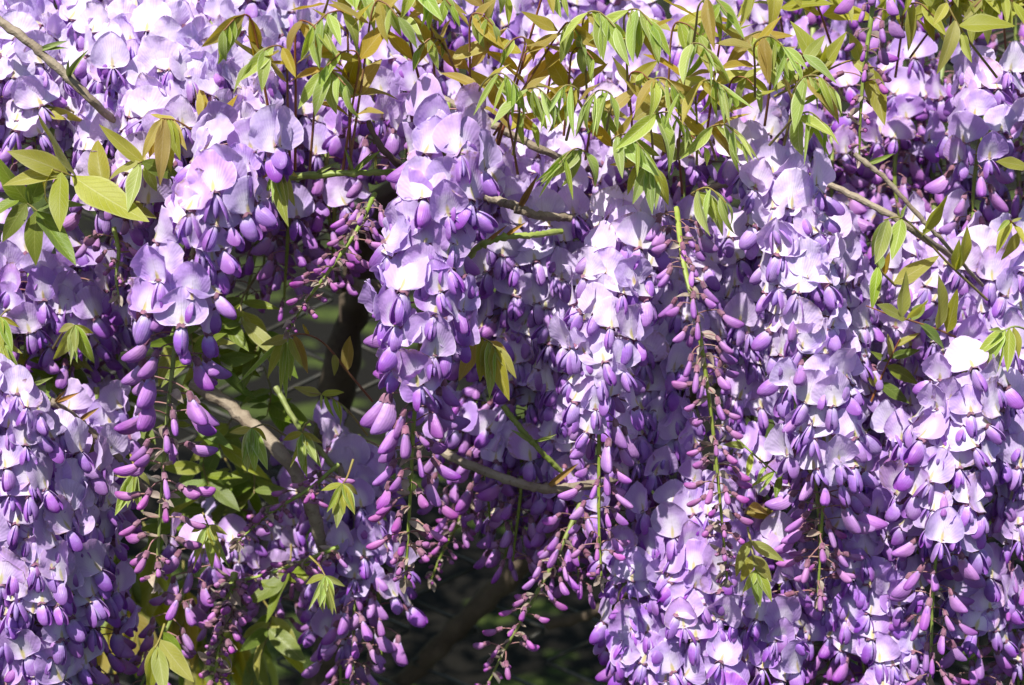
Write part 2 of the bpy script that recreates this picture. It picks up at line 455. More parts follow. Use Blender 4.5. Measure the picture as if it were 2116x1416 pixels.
SPECK = bud_set(lambda r: bud(r, r.uniform(3.2, 4.2), r.uniform(1.5, 1.8), r.uniform(1.3, 1.5), 6, r.uniform(2, 3.5), r.uniform(-10, 45), 0, (2.6, 1.5), 0.1))
BRACT = [mesh('bract', bract(R_, R_.uniform(9, 13), R_.uniform(2.0, 3.0)), FL_MATS) for _ in range(5)]

# ------------------------------------------------------------------ a flower cluster
CUR = {'n': 0}
def raceme(px, label, group=None, fo=0.5, fh=0.62, fb=0.82, fm=0.92, dens=1.0, size=1.0, pale=0.5, detail=True, bracts=0.5, spread=1.0, seed=None, front=0.0, tipbr=True, name='wisteria_cluster'):
    """px: (u, v, Y) from the top of the stem to its tip. fo/fh/fb/fm: where open flowers, half-open ones, large buds and middling buds end along the stem"""
    r = random.Random(seed if seed is not None else 1000+CUR['n']); CUR['n'] += 1
    path = spline([P(*q) for q in px], 40)
    seg = np.linalg.norm(np.diff(path, axis=0), axis=1); cum = np.concatenate([[0], np.cumsum(seg)]); Lt = cum[-1]
    org = Vector(path[0])
    root = bpy.data.objects.new(name, None); COL.objects.link(root); root.location = org
    root.empty_display_size = 0.01
    tag(root, label, 'flower cluster', group)
    rel = path-np.array(org)
    put('stem', mesh('stem', tube(rel, np.linspace(1.9, 0.75, 40)*MM*size, 7), [M_RACHIS]), root)
    d, th = 0.004, r.uniform(0, 6.28)
    while d < Lt:
        f = d/Lt
        i = min(int(np.searchsorted(cum, d)), 39)
        pos = Vector(rel[max(i-1, 0)]).lerp(Vector(rel[i]), 0.5 if i else 0)
        th += 2.39996+r.uniform(-.35, .35)
        a = (th+math.pi) % (2*math.pi)-math.pi               # 0 faces the camera side
        jit = r.uniform(-.04, .04)
        g = f+jit
        if g < fo and r.random() < .93: kind, stp, sets = 'flower', 2.5, OPEN
        elif g < max(fh, fo): kind, stp, sets = 'flower', 2.9, HALF
        elif g < fb: kind, stp, sets = 'bud', 3.1, BIG
        elif g < fm: kind, stp, sets = 'bud', 3.6, MIDB
        else: kind, stp, sets = 'bud', 3.4, (TINY if f < 0.5+0.5*fm or fm < 0.05 and f < .5 else SPECK)
        d += stp*MM*size/dens*r.uniform(.7, 1.3)*.86
        if abs(a) > 2.2 and r.random() < 0.75: continue
        aa = a*((0.78-.35*front) if sets is OPEN else (1.0-.25*front))
        up = Vector((r.gauss(0, .22), r.gauss(0, .22), 1))
        out = Vector((math.sin(aa), -math.cos(aa), r.gauss(0.02, .16)))
        k = size*r.uniform(.78, 1.06)*(.90 if sets is HALF else .93 if sets is BIG else 1)
        sc = spread*k
        m = frame(out, up, pos) @ Matrix.Diagonal((sc if sets is not OPEN else k*(0.6+0.4*spread), k, k, 1))
        v = r.choice(sets)
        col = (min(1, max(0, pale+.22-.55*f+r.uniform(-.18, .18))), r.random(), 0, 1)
        if detail:
            o = put(kind, v['base'], root, m, col)
            if sets is OPEN:
                put('banner_petal', v['banner'], o, None, col)
                for w in v['wing']: put('wing_petal', w, o, None, col)
                put('keel_petal', v['keel'], o, None, col)
            else:
                put('bud_petal' if kind == 'bud' else 'folded_petal', v['body'], o, None, col)
        else:
            put(kind, v['whole'], root, m, col)
        if kind == 'bud' and r.random() < bracts:
            o2 = Vector((math.sin(aa+r.uniform(-.7, .7)), -math.cos(aa+r.uniform(-.7, .7)), r.uniform(-.5, .4)))
            put('bract', r.choice(BRACT), root, frame(o2, Vector((r.gauss(0, .5), r.gauss(0, .5), 1)), pos) @ Matrix.Scale(size*r.uniform(.8, 1.15), 4), col)
    if tipbr:
        for k in range(5):
            o2 = Vector((r.gauss(0, .35), r.gauss(0, .35), -1))
            put('bract', r.choice(BRACT), root, frame(o2, Vector((r.gauss(0, 1), -1, r.gauss(0, .3))), Vector(rel[-1])) @ Matrix.Scale(size*r.uniform(.6, .95), 4), (.5, .5, 0, 1))
    return root

LANDMARKS = [('straight budded branch', 110, 130), ('slender olive leaf', 90, 225), ('level green twig', 690, 360), ('long loose cluster', 400, 540), ('tall full cluster', 890, 520), ('broad pale cluster', 1255, 700), ('magenta bud spike', 1450, 760),
    ('widest pale cluster', 1660, 640), ('large lilac cluster', 1960, 950), ('thin bud spike', 1790, 150), ('pale bare branch', 1830, 440), ('arched green twig', 1050, 490), ('big yellow-green leaf', 140, 350), ('drooping bronze leaf', 340, 290), ('knotty twig', 170, 870),
    ('fuzzy bud spike', 455, 1310), ('seven-leaflet hanging leaf', 1560, 1175), ('spread hand-like leaf', 1340, 370), ('drooping downy leaf', 575, 410), ('weathered brown branch', 1080, 1000), ('bottom olive leaf', 340, 1370), ('long-stalked bud cluster', 2090, 1150),
    ('pink-tinted buds', 2020, 420), ('stout brown branch', 590, 950), ('paired olive leaflets', 1890, 620), ('black twig stub', 780, 280), ('thin grey branch', 1090, 300), ('comb-like downy leaf', 670, 820), ('feathery green leaf', 1590, 970), ('wide top leaf', 2020, 50), ('papery cluster tip', 845, 1150), ('green young stem', 40, 790),
    ('withered bud spike', 240, 540), ('drooping olive leaf', 1010, 760), ('thin brown stem', 770, 1200), ('bare green stem end', 1240, 1100), ('feathery drooping leaf', 2070, 720)]
def where(u, v):
    """the two things one can find beside this spot"""
    q = sorted(LANDMARKS, key=lambda l: (l[1]-u)**2+(l[2]-v)**2)
    return q[0][0], q[1][0]
def label_at(pre, u, v):
    a, b = where(u, v)
    return '%s, near %s and %s' % (pre, a, b)
def tone(pale): return 'nearly white' if pale > .95 else 'pale lilac' if pale > .7 else 'lilac' if pale > .45 else 'violet' if pale > .25 else 'deep purple'
# ------------------------------------------------------------------ leaves
def leaflet_piece(r, W=0.21, fold=0.35, curl=0.15, wav=0.012, nu=12, nv=6, tip=1.0):
    """unit-long leaflet along +X, Z is its upper side: ovate with a drawn-out tip"""
    V, UV, ST = [], [], []
    ph = r.uniform(0, 6.28); bow = r.uniform(-.08, .08)
    for i in range(nu+1):
        t = i/nu
        w = W*2.35*(max(t-0.045, 0)**0.62)*(max(1-t, 0)**(0.95*tip))*(1-0.25*t) if t > 0.05 else 0.012
        w = max(w, 0.004)
        a = curl*2*t
        cx = math.sin(a)/(curl*2) if abs(curl) > .01 else t
        cz = -(1-math.cos(a))/(curl*2) if abs(curl) > .01 else 0
        for j in range(nv+1):
            s = -1+2*j/nv
            y = w*s*math.cos(fold)
            z = cz+w*abs(s)*math.sin(fold)+wav*math.sin(9*t+ph+(2.0 if s > 0 else 0))*abs(s)**2*(w/W)
            V.append((cx-(z-cz)*math.sin(a)*0.4, y+bow*t*t, z)); UV.append((s, t)); ST.append((s, t))
    return grid(nu, nv, V, UV, ST, 0)
R2 = random.Random(8)
LSHAPES = {
    'broad': [leaflet_piece(R2, R2.uniform(.24, .31), R2.uniform(.1, .45), R2.uniform(-.2, .45), .04) for _ in range(8)],
    'long': [leaflet_piece(R2, R2.uniform(.17, .22), R2.uniform(.1, .4), R2.uniform(-.1, .45), .035) for _ in range(5)],
    'young': [leaflet_piece(R2, R2.uniform(.18, .25), R2.uniform(.3, .9), R2.uniform(-.2, .7), .03) for _ in range(5)],
    'furled': [leaflet_piece(R2, R2.uniform(.12, .16), R2.uniform(.6, 1.1), R2.uniform(-.1, .6), .01, 9, 4) for _ in range(5)],
}
_LM = {}
def leaf_mesh(shape, mat, r):
    k = r.randrange(len(LSHAPES[shape])); key = (shape, k, mat.name)
    if key not in _LM: _LM[key] = mesh('leaflet', LSHAPES[shape][k], [mat])
    return _LM[key]

def leaf_root(label, group, pts, r0, r1, smat, name='wisteria_leaf', n=16):
    path = spline(pts, n); org = Vector(path[0])
    root = bpy.data.objects.new(name, None); COL.objects.link(root); root.location = org; root.empty_display_size = .01
    tag(root, label, 'leaf', group)
    put('leaf_stalk', mesh('leaf_stalk', tube(path-np.array(org), np.linspace(r0, r1, n)*MM, 6), [smat]), root)
    return root, org, path

def add_leaflet(root, org, pos, d, nrm, L, shape, mat, r):
    put('leaflet', leaf_mesh(shape, mat, r), root, frame(d, nrm, Vector(pos)-org) @ Matrix.Scale(L, 4), (r.random(), r.random(), 0, 1))

def shoot(b, a, label, group, Y, pairs=2, hook=1, young=7, ysize=0.024, psize=0.032, pm=None, ym=None, sm=None, dy=-0.02, seed=None, bend=0.0, young_shape='young', pspan=(0.5, 0.9), droop_pairs=0.0, thick=1.0):
    """an upright new leaf: stalk from pixel b to pixel a, pairs of older leaflets, and a nodding tip of young ones hanging to the side hook"""
    r = random.Random(seed if seed is not None else hash((b, a)) % 99991)
    pm, ym, sm = pm or M_LBRONZE, ym or M_LPALE, sm or M_STALK_RED
    p0, p1 = P(b[0], b[1], Y), P(a[0], a[1], Y+dy)
    mid = p0.lerp(p1, .55)+Vector((bend, 0, 0))
    hk = hook*r.uniform(.8, 1.2)
    hl = ysize*0.55
    e1 = p1+Vector((hk*hl*.55, -hl*.35, hl*.28)); e2 = p1+Vector((hk*hl*1.15, -hl*.75, -hl*.25))
    root, org, path = leaf_root(label, group, [p0, mid, p1, e1, e2], .85*thick, .35*thick, sm, n=24)
    L0 = (p1-p0).length
    for k in range(pairs):
        f = pspan[0]+(pspan[1]-pspan[0])*(k/(max(1, pairs-1)) if pairs > 1 else .5)+r.uniform(-.04, .04)
        pos = Vector(path[min(23, int(f*12))])
        s = psize*(1-.22*k/max(1, pairs))*r.uniform(.85, 1.1)
        for sd in (-1, 1):
            el = r.uniform(.1, 1.1)-droop_pairs
            d = Vector((sd*r.uniform(.5, 1), r.uniform(-.75, .35), el))
            nr = Vector((-sd*.35*el+r.gauss(0, .3), -.55+r.gauss(0, .35), .75))
            st = pos+d.normalized()*0.0008
            add_leaflet(root, org, st, d, nr, s*r.uniform(.85, 1.12), r.choice(['broad', 'broad', 'long']), pm, r)
    for k in range(young):
        f = k/max(1, young-1)
        i = int(13+10*f); pos = Vector(path[min(23, i)])
        sd = -1 if k % 2 else 1
        d = Vector((sd*r.uniform(.05, 1.0)*(1-.45*f)+hook*.25+r.gauss(0, .15), -.25+r.gauss(0, .35), -1+(.45 if f < .25 else 0)))
        nr = Vector((sd*.4+r.gauss(0, .45), -1, .35+r.gauss(0, .35)))
        m = ym if f > .25 else (pm if r.random() < .5 and pairs else ym)
        add_leaflet(root, org, pos, d, nr, ysize*r.uniform(.75, 1.2)*(1.15-.4*f), young_shape if f > .2 else 'young', m, r)
    return root

def leaf_px(stalk_px, leaflets, label, group=None, sm=None, mat=None, shape='broad', seed=1, r0=.8, r1=.4):
    """a leaf laid out leaflet by leaflet: (base u, v, tip u, v, nearer by metres)"""
    r = random.Random(seed)
    pts = [P(*q) for q in stalk_px]
    root, org, path = leaf_root(label, group, pts, r0, r1, sm or M_STALK_OLIVE)
    for q in leaflets:
        bu, bv, tu, tv = q[:4]; near = q[4] if len(q) > 4 else .01
        m = q[5] if len(q) > 5 and q[5] else (mat or M_LOLIVE); sh = q[6] if len(q) > 6 else shape
        i = int(np.argmin([(P(bu, bv, p[1])-Vector(p)).length for p in path]))
        b = Vector(path[i]); t = P(tu, tv, b.y-near)
        d = t-b
        nr = Vector((r.gauss(0, .35), -.75, .65+r.gauss(0, .25)))
        add_leaflet(root, org, b, d, nr, d.length, sh, m, r)
    return root

# ------------------------------------------------------------------ branches
def branch(px, r0, r1, mat, label, group=None, cat='branch', name='vine_branch', knots=(), bud_mat=None, n=40, rough=0.12, sides=10, seed=3):
    r = random.Random(seed)
    path = spline([P(*q) for q in px], n); org = Vector(path[0])
    rad = np.linspace(r0, r1, n)*MM*np.array([1+rough*r.uniform(-1, 1) for _ in range(n)])
    for k in knots: rad[min(n-1, int(k*n))] *= 1.45
    pth = path-np.array(org)+np.array([[r.gauss(0, 1)*r0*MM*.12 for _ in range(3)] for _ in range(n)])
    o = put(name, mesh(name, tube(pth, rad, sides), [mat]), None, Matrix.Translation(org))
    tag(o, label, cat, group)
    for k in knots:
        i = min(n-2, int(k*n)); t = Vector(path[i+1]-path[i]).normalized()
        for q in range(r.choice([1, 2, 3])):
            d = (t*.5+Vector((r.gauss(0, .6), -.5, .8))).normalized()
            put('leaf_bud', leaf_mesh('furled', bud_mat or M_BUDSCALE, r), o, frame(d, Vector((0, -1, .3)), Vector(pth[i])) @ Matrix.Scale(r.uniform(.012, .022)*max(.8, min(1.6, r0/2)), 4))
    return o
#@@SETTING
# ------------------------------------------------------------------ the setting
def mat_ground():
    s = NT('grass and shade-dark soil'); n1 = s.noise(3.6, 3.0); n2 = s.noise(40.0, 5.0)
    c = s.mix(s.step(n2, .3, .7), (0.035, 0.052, 0.012), (0.07, 0.095, 0.022))
    c = s.mix(s.step(n1, .545, .58), (0.010, 0.009, 0.007), c)  # soil taken nearly black, so its colour carries some of the shade
    return s.solid(c, .95, .1, s.bump(n2, .8, .02))
g = []
NG = 60
for i in range(NG+1):
    for j in range(NG+1):
        x = (-1+2*i/NG); y = -1+2*j/NG
        x = math.copysign(abs(x)**3*150+abs(x)*2.5, x); y = math.copysign(abs(y)**3*150+abs(y)*2.5, y)+1.6
        z = 0.02*math.sin(x*2.1+y)+.015*math.sin(3.7*y-x)
        g.append((x, y, z))
uvg = [(v[0], v[1]) for v in g]
gr = put('ground', mesh('ground', grid(NG, NG, g, uvg, uvg, 0), [mat_ground()])); gr['kind'] = 'structure'
gr['label'] = 'grassy ground in shade behind the wire fence'

# chain-link fence behind the flowers: one zigzag wire after the other
FY, CELL = 1.33, 0.056
fence = bpy.data.objects.new('chain_link_fence', None); COL.objects.link(fence); fence.location = (0, FY, 0)
tag(fence, 'dark chain-link wire fence in the shade behind the flowers', 'fence')
zz = []
nz = 44
for k in range(nz+1):
    side = 1 if k % 2 else -1
    zz.append((side*CELL/2*1.03, side*0.0012, 0.03+k*CELL/2))
wire_p = []
for a, b in zip(zz[:-1], zz[1:]):
    for t in (0.04, .5, .96): wire_p.append(tuple(np.array(a)*(1-t)+np.array(b)*t))
wire_me = mesh('wire', tube(wire_p, [0.0017]*len(wire_p), 5), [M_WIRE])
for k in range(-13, 14):
    put('wire', wire_me, fence, Matrix.Translation((k*CELL, 0.0006*(k % 2), 0)))
post_me = mesh('post', tube([(0, 0, 0), (0, 0, .6), (0, 0, 1.27)], [.021]*3, 14), [M_WIRE])
for x in (-0.86, 0.80): put('post', post_me, fence, Matrix.Translation((x, .03, 0)))
put('rail', mesh('rail', tube([(-.9, .03, 1.255), (0, .03, 1.255), (.85, .03, 1.255)], [.014]*3, 12), [M_WIRE]), fence)

# added leafy roof, out of view, keeps the ground behind the fence in shade
CR = random.Random(77)
pcs = []
for k in range(9000):
    c = np.array((CR.uniform(-1.5, 1.5), CR.uniform(1.22, 3.1), CR.uniform(1.27, 1.42)))
    th, el, ro = CR.uniform(0, 6.28), CR.uniform(-.5, .3), CR.uniform(-.5, .5)
    d = np.array((math.cos(th)*math.cos(el), math.sin(th)*math.cos(el), math.sin(el)))
    s_ = np.cross(d, (0, 0, 1.0)); s_ /= np.linalg.norm(s_); s_ = s_*math.cos(ro)+np.cross(s_, d)*math.sin(ro)
    L = CR.uniform(.045, .075); w = L*.2
    V = [c, c+d*L*.4-s_*w, c+d*L*.4-np.array((0, 0, .004)), c+d*L*.4+s_*w, c+d*L]
    pcs.append((V, th))
VV, FF, UU = [], [], []
for V, th in pcs:
    o = len(VV); VV += V; FF += [(o, o+1, o+2), (o, o+2, o+3), (o+1, o+4, o+2), (o+2, o+4, o+3)]
    UU += [(0, 0), (-1, .4), (0, .4), (1, .4), (0, 1)]
cp = put('added_shade_leaves', mesh('added_shade_leaves', dict(V=np.array(VV), F=FF, UV=np.array(UU, float), ST=np.array(UU, float), M=[0]*len(FF)), [M_LGREEN]))
tag(cp, 'leafy roof added out of view above the wire fence for shade', 'foliage', kind='stuff')
for y in (1.35, 2.2, 3.0):
    b = branch([(0, 0, 1), (1, 1, 1)], 10, 10, M_BARK_DARK, 'bare vine cane under the added leafy roof', 'canes under the added leafy roof', n=24, seed=int(y*10))
    pth = spline([(-1.5, y, 1.30), (-.5, y+.03, 1.31), (.4, y-.02, 1.305), (1.5, y, 1.30)], 24)
    b.data = mesh('vine_branch', tube(pth, [.009]*24, 8), [M_BARK_DARK]); b.matrix_basis = Matrix.Identity(4)
# ------------------------------------------------------------------ old trunks and branches
branch([(640, 1500, 1.33), (700, 1250, 1.30), (690, 900, 1.27), (730, 640, 1.24), (800, 420, 1.22), (1100, 250, 1.25)], 15, 10, M_BARK_DARK, 'thick dark twisted vine trunk rising behind the flower clusters', cat='trunk', name='climbing_vine', rough=.18, sides=14, seed=21)
branch([(760, 1480, 1.36), (900, 1340, 1.33), (1060, 1190, 1.31), (1250, 1000, 1.28), (1500, 760, 1.25), (1700, 560, 1.24)], 9, 7, M_BARK_DARK, 'dark vine trunk slanting in front of the wire fence', cat='trunk', name='climbing_vine', rough=.18, sides=14, seed=22)
branch([(1130, 1290, 1.32), (1230, 1265, 1.29), (1320, 1200, 1.26), (1430, 1080, 1.2)], 4.5, 3.5, M_BARK_DARK, 'thin brown vine stem curving over the fence wires', seed=23)
branch([(-40, 15, 1.0), (60, 88, .99), (140, 160, .985), (215, 232, .99), (330, 330, 1.08)], 2.7, 2.3, M_BARK_GREY, 'straight grey-brown branch with green buds over the pale flower bank', knots=(.32, .5), seed=4)
branch([(590, 366, .955), (660, 362, .95), (725, 358, .95), (800, 356, .955), (860, 352, .98)], 2.0, 1.7, M_STALK_GREEN, 'short level green twig carrying the upright leaf stalks', knots=(.2, .5), n=30, seed=5)
branch([(850, 170, 1.1), (985, 240, 1.03), (1060, 280, 1.02), (1140, 318, 1.02), (1290, 372, 1.08), (1500, 420, 1.09)], 2.5, 2.2, M_BARK_GREY, 'thin grey branch running behind the reddish leaf stalks', seed=6)
branch([(930, 100, 1.16), (1040, 150, 1.14), (1150, 172, 1.13), (1300, 190, 1.14)], 2.6, 2.2, M_BARK_GREY, 'grey branch half hidden by bronze leaves above the thin one', seed=61)
branch([(1010, 408, 1.0), (1060, 425, .985), (1110, 445, .985), (1180, 450, 1.0)], 2.8, 2.6, M_BARK_GREY, 'short grey branch piece between two pale flower clusters', knots=(.4,), bud_mat=M_RUST, seed=7)
branch([(1440, 400, 1.04), (1600, 350, 1.02), (1720, 385, .985), (1830, 440, .97), (1910, 492, .975), (2010, 560, 1.04)], 2.2, 1.9, M_BARK_GREY, 'pale bare branch slanting down across the purple shade', seed=8)
branch([(1765, 318, .97), (1830, 370, .965), (1900, 448, .96), (1960, 512, .965), (2030, 590, 1.0)], 1.6, 1.0, M_BARK_GREY, 'thin dry twig crossing above the pale bare branch', knots=(.1,), seed=9)
branch([(-30, 735, .97), (45, 790, .965), (105, 828, .96)], 2.0, 2.3, M_STALK_GREEN, 'green young stem at the end of the knotty twig', knots=(.6,), seed=10)
branch([(100, 825, .96), (160, 868, .965), (230, 930, .975), (300, 1010, 1.0)], 2.2, 1.8, M_BARK_GREY, 'knotty grey-brown twig beside the crowded pale clusters', knots=(.08, .35), bud_mat=M_RUST, seed=12)
branch([(400, 790, 1.03), (500, 860, 1.02), (590, 950, 1.0), (640, 1040, 1.0), (665, 1130, 1.01), (700, 1300, 1.08)], 4.6, 3.8, M_BARK_GREY, 'stout brown branch bending down through the shaded leaves', seed=13)
branch([(905, 930, 1.0), (980, 965, .99), (1060, 995, .985), (1125, 1010, .985), (1200, 1005, .99), (1300, 985, 1.02)], 2.9, 2.7, M_BARK_GREY, 'weathered brown branch with a rusty bud behind the bud tips', knots=(.62,), bud_mat=M_RUST, seed=14)
branch([(700, 960, 1.02), (730, 1050, 1.02), (765, 1180, 1.02), (772, 1290, 1.03), (750, 1440, 1.05)], 2.0, 1.7, M_BARK_GREY, 'thin brown stem hanging among the low purple flowers', seed=15)
branch([(1040, 840, .99), (1080, 890, .985), (1120, 935, .985), (1160, 975, .99)], 1.9, 1.6, M_STALK_GREEN, 'green stem with nodes slanting below the drooping olive leaf', knots=(.5,), seed=16)
branch([(960, 545, .94), (990, 510, .935), (1040, 490, .935), (1100, 486, .94), (1160, 478, .96)], 1.9, 1.7, M_STALK_GREEN, 'arched pale green twig between the two large clusters', knots=(.3, .5), bud_mat=M_RUST, seed=17)
branch([(762, 250, .94), (775, 285, .94), (800, 318, .945), (830, 345, .96)], 1.5, 2.3, M_BARK_DARK, 'black broken twig stub above the tall middle cluster', n=12, rough=.3, seed=18)
branch([(570, 800, 1.04), (610, 870, 1.03), (660, 930, 1.03), (720, 1000, 1.03)], 1.8, 1.7, M_STALK_GREEN, 'green stem carrying nodding leaves beside the stout brown branch', knots=(.4,), seed=19)
branch([(690, 580, 1.12), (740, 592, 1.11), (800, 600, 1.12)], 5, 5, M_BARK_GREY, 'short pale knobbly branch in the dark gap', rough=.3, seed=20)
branch([(1990, 790, 1.0), (2070, 775, .99), (2150, 785, .99)], 2.0, 1.8, M_BARK_GREY, 'short grey twig under the feathery green leaf', seed=25)

# ------------------------------------------------------------------ the flower clusters that stand out
raceme([(520, 268, .945), (455, 400, .92), (400, 520, .91), (372, 640, .905), (352, 800, .905), (338, 960, .905), (322, 1205, .91)],
       'long loose cluster tapering to sparse buds in front of green leaves', fo=.46, fh=.60, fb=.76, fm=.90, size=1.1, dens=1.1, pale=.4, bracts=.75, spread=1.1, seed=501)
raceme([(925, 215, .955), (912, 350, .93), (895, 500, .92), (872, 680, .91), (856, 860, .91), (848, 1020, .91), (838, 1195, .915)],
       'tall full cluster hanging below the green twig, ending in a papery tip', fo=.54, fh=.66, fb=.80, fm=.91, size=1.12, dens=1.25, pale=.38, bracts=.85, spread=1.1, seed=502, front=.3)
raceme([(1300, 400, .99), (1285, 500, .96), (1255, 640, .94), (1240, 800, .935), (1238, 950, .93), (1238, 1090, .93), (1243, 1190, .93)],
       'broad pale cluster with a bare green stem end between arched twig and bud spike', fo=.58, fh=.68, fb=.88, fm=.97, dens=.95, pale=.85, bracts=.15, seed=503, front=.3)
raceme([(1398, 430, .955), (1412, 540, .925), (1440, 660, .905), (1462, 800, .90), (1478, 930, .90), (1490, 1060, .90), (1502, 1195, .905)],
       'spike of magenta-purple buds on a bright green stem before paler clusters', fo=-.1, fh=.12, fb=.50, fm=.80, dens=1.0, pale=.2, bracts=.8, seed=504, size=.92)
raceme([(1545, 300, .995), (1615, 400, .97), (1640, 520, .955), (1655, 660, .945), (1690, 820, .94), (1705, 950, .94), (1697, 1100, .945), (1690, 1235, .95)],
       'widest pale cluster right beside the magenta bud spike', fo=.72, fh=.80, fb=.86, fm=.95, dens=1.2, pale=.98, bracts=.2, seed=505, front=.25, spread=1.25)
raceme([(2000, 720, .97), (1985, 820, .955), (1965, 930, .945), (1945, 1060, .94), (1930, 1200, .94), (1922, 1400, .945)],
       'large lilac cluster below the olive leaves, its lower stem bare with side buds', fo=.55, fh=.72, fb=.95, fm=1.1, dens=.95, pale=.55, bracts=.1, seed=506, front=.3, spread=1.2)
raceme([(2060, 120, 1.06), (2040, 220, 1.04), (2020, 320, 1.03), (2010, 430, 1.03), (2020, 540, 1.04)],
       'lilac cluster with pink-tinted buds hanging beside the top leaf group', fo=.48, fh=.7, fb=.95, fm=1.1, dens=.9, pale=.5, bracts=.1, seed=507)
raceme([(1812, -60, 1.0), (1800, 40, .985), (1785, 150, .98), (1778, 240, .98), (1776, 320, .985)],
       'thin bud spike with tiny grey buds at its end above the dry twig', fo=-.1, fh=.22, fb=.55, fm=.62, dens=.75, pale=.25, bracts=.6, seed=508, size=.9)
raceme([(775, 400, .96), (735, 480, .94), (680, 560, .935), (635, 620, .935), (595, 685, .94)],
       'slanting spike of small pink buds with withered bracts beside the dark gap', fo=-.1, fh=-.1, fb=.3, fm=.75, dens=1.1, pale=.2, bracts=.9, seed=509, size=.8)
raceme([(1200, 1040, .99), (1150, 1150, .975), (1090, 1260, .97), (1045, 1340, .97), (1000, 1430, .97)],
       'slanting bud spike hanging over the dark fence gap', fo=.04, fh=.16, fb=.45, fm=.75, dens=.95, pale=.15, bracts=.6, seed=510, size=.86)
raceme([(485, 1185, .985), (468, 1260, .965), (452, 1340, .955), (440, 1450, .955)],
       'dense fuzzy spike of tiny unopened pink-green buds', fo=-.1, fh=-.1, fb=-.1, fm=-.05, dens=2.6, pale=.1, bracts=.9, seed=511, size=1.25)
raceme([(975, 1000, 1.06), (950, 1070, 1.05), (915, 1140, 1.05), (890, 1200, 1.05)],
       'short dim bud spike in shade beside the papery cluster tip', fo=-.1, fh=-.1, fb=.2, fm=.7, dens=1.3, pale=.05, bracts=.6, seed=512, size=.85)
raceme([(700, 960, .98), (640, 1010, .97), (560, 1060, .97), (490, 1120, .97)],
       'slanting spike of small magenta buds across the shaded brown branch', fo=-.1, fh=-.1, fb=.1, fm=.6, dens=1.2, pale=.1, bracts=.5, seed=513, size=.8)
raceme([(700, 1130, .99), (600, 1170, .98), (520, 1195, .98), (470, 1200, .985)],
       'nearly level spike of magenta buds above the fuzzy bud spike', fo=-.1, fh=-.1, fb=.05, fm=.6, dens=1.1, pale=.1, bracts=.6, seed=514, size=.8)
raceme([(440, 1080, 1.03), (400, 1180, 1.0), (345, 1300, .99), (290, 1420, .99)],
       'slanting purple cluster with hanging buds above the bottom olive leaf', fo=.15, fh=.6, fb=.95, fm=1.1, dens=.75, pale=.2, bracts=.1, seed=515)
raceme([(740, 900, 1.06), (735, 1050, 1.03), (735, 1200, 1.015), (730, 1330, 1.01), (725, 1500, 1.02)],
       'purple cluster dangling along the thin brown stem', fo=.45, fh=.66, fb=.95, fm=1.1, dens=1.0, pale=.35, bracts=.1, seed=516)
raceme([(2070, 880, 1.0), (2075, 1050, .985), (2090, 1200, .98), (2105, 1420, .985)],
       'sparse cluster of buds on long thin stalks beside the large lilac cluster', fo=-.1, fh=.25, fb=.8, fm=1.0, dens=.8, pale=.35, bracts=.1, seed=517, spread=1.35)
raceme([(235, 470, .99), (245, 520, .985), (240, 570, .985), (245, 610, .985)],
       'short spike of withered reddish buds under the big green leaf', fo=-.1, fh=-.1, fb=-.1, fm=.5, dens=1.0, pale=.1, bracts=.7, seed=518, size=.8)
raceme([(1665, 930, .975), (1690, 1040, .965), (1694, 1150, .96), (1690, 1245, .96)],
       'thin dark-budded stem end hanging before the low lilac bank', fo=-.1, fh=.05, fb=.3, fm=.7, dens=.75, pale=.05, bracts=.1, seed=519, size=.85)

# clusters that make up the banks of flowers: alike, told apart only by place
G_TL = ('pale sunlit cluster in the crowded bank around the straight budded branch', 'clusters of the pale upper bank')
for i, (u, v, Y, l) in enumerate([(20, -60, 1.10, 330), (110, -80, 1.12, 320), (200, -70, 1.10, 330), (290, -80, 1.11, 340), (380, -70, 1.10, 330), (470, -60, 1.10, 330), (550, -90, 1.13, 330), (640, -60, 1.15, 330),
        (-30, 40, 1.07, 320), (60, 60, 1.06, 300), (150, 70, 1.08, 300), (250, 20, 1.055, 330), (340, 30, 1.05, 300), (440, 40, 1.06, 300), (520, 60, 1.07, 300), (300, 150, 1.03, 300), (400, 120, 1.04, 260), (210, 190, 1.05, 300), (500, 170, 1.05, 280)]):
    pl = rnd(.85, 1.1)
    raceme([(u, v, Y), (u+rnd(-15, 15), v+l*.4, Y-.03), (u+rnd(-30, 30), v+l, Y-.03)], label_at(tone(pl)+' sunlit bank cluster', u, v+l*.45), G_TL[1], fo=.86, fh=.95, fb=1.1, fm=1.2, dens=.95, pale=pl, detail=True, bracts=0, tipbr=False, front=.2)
G_LB = ('pale cluster crowded together below the knotty grey-brown twig', 'clusters of the lower pale bank')
for i, (u, v, Y, l) in enumerate([(-30, 760, 0.945, 560), (45, 790, 0.935, 620), (125, 860, 0.960, 560), (190, 900, 0.985, 520), (-20, 980, 0.940, 520), (70, 1010, 0.935, 520), (150, 1050, 0.955, 400), (10, 1180, 0.945, 330), (110, 1190, 0.950, 330), (200, 800, 1.015, 300)]):
    pl = rnd(.45, .8)
    raceme([(u, v, Y), (u+rnd(-12, 12), v+l*.4, Y-.01), (u+rnd(-20, 20), v+l, Y-.005)], label_at(tone(pl)+' crowded low cluster', u, v+l*.45), G_LB[1], fo=.72, fh=.88, fb=1.1, fm=1.2, dens=1.1, pale=pl, detail=True, bracts=0, tipbr=False, front=.25)
G_LM = ('lilac cluster in half shade under the large green leaves', 'half-shaded clusters under the green leaves')
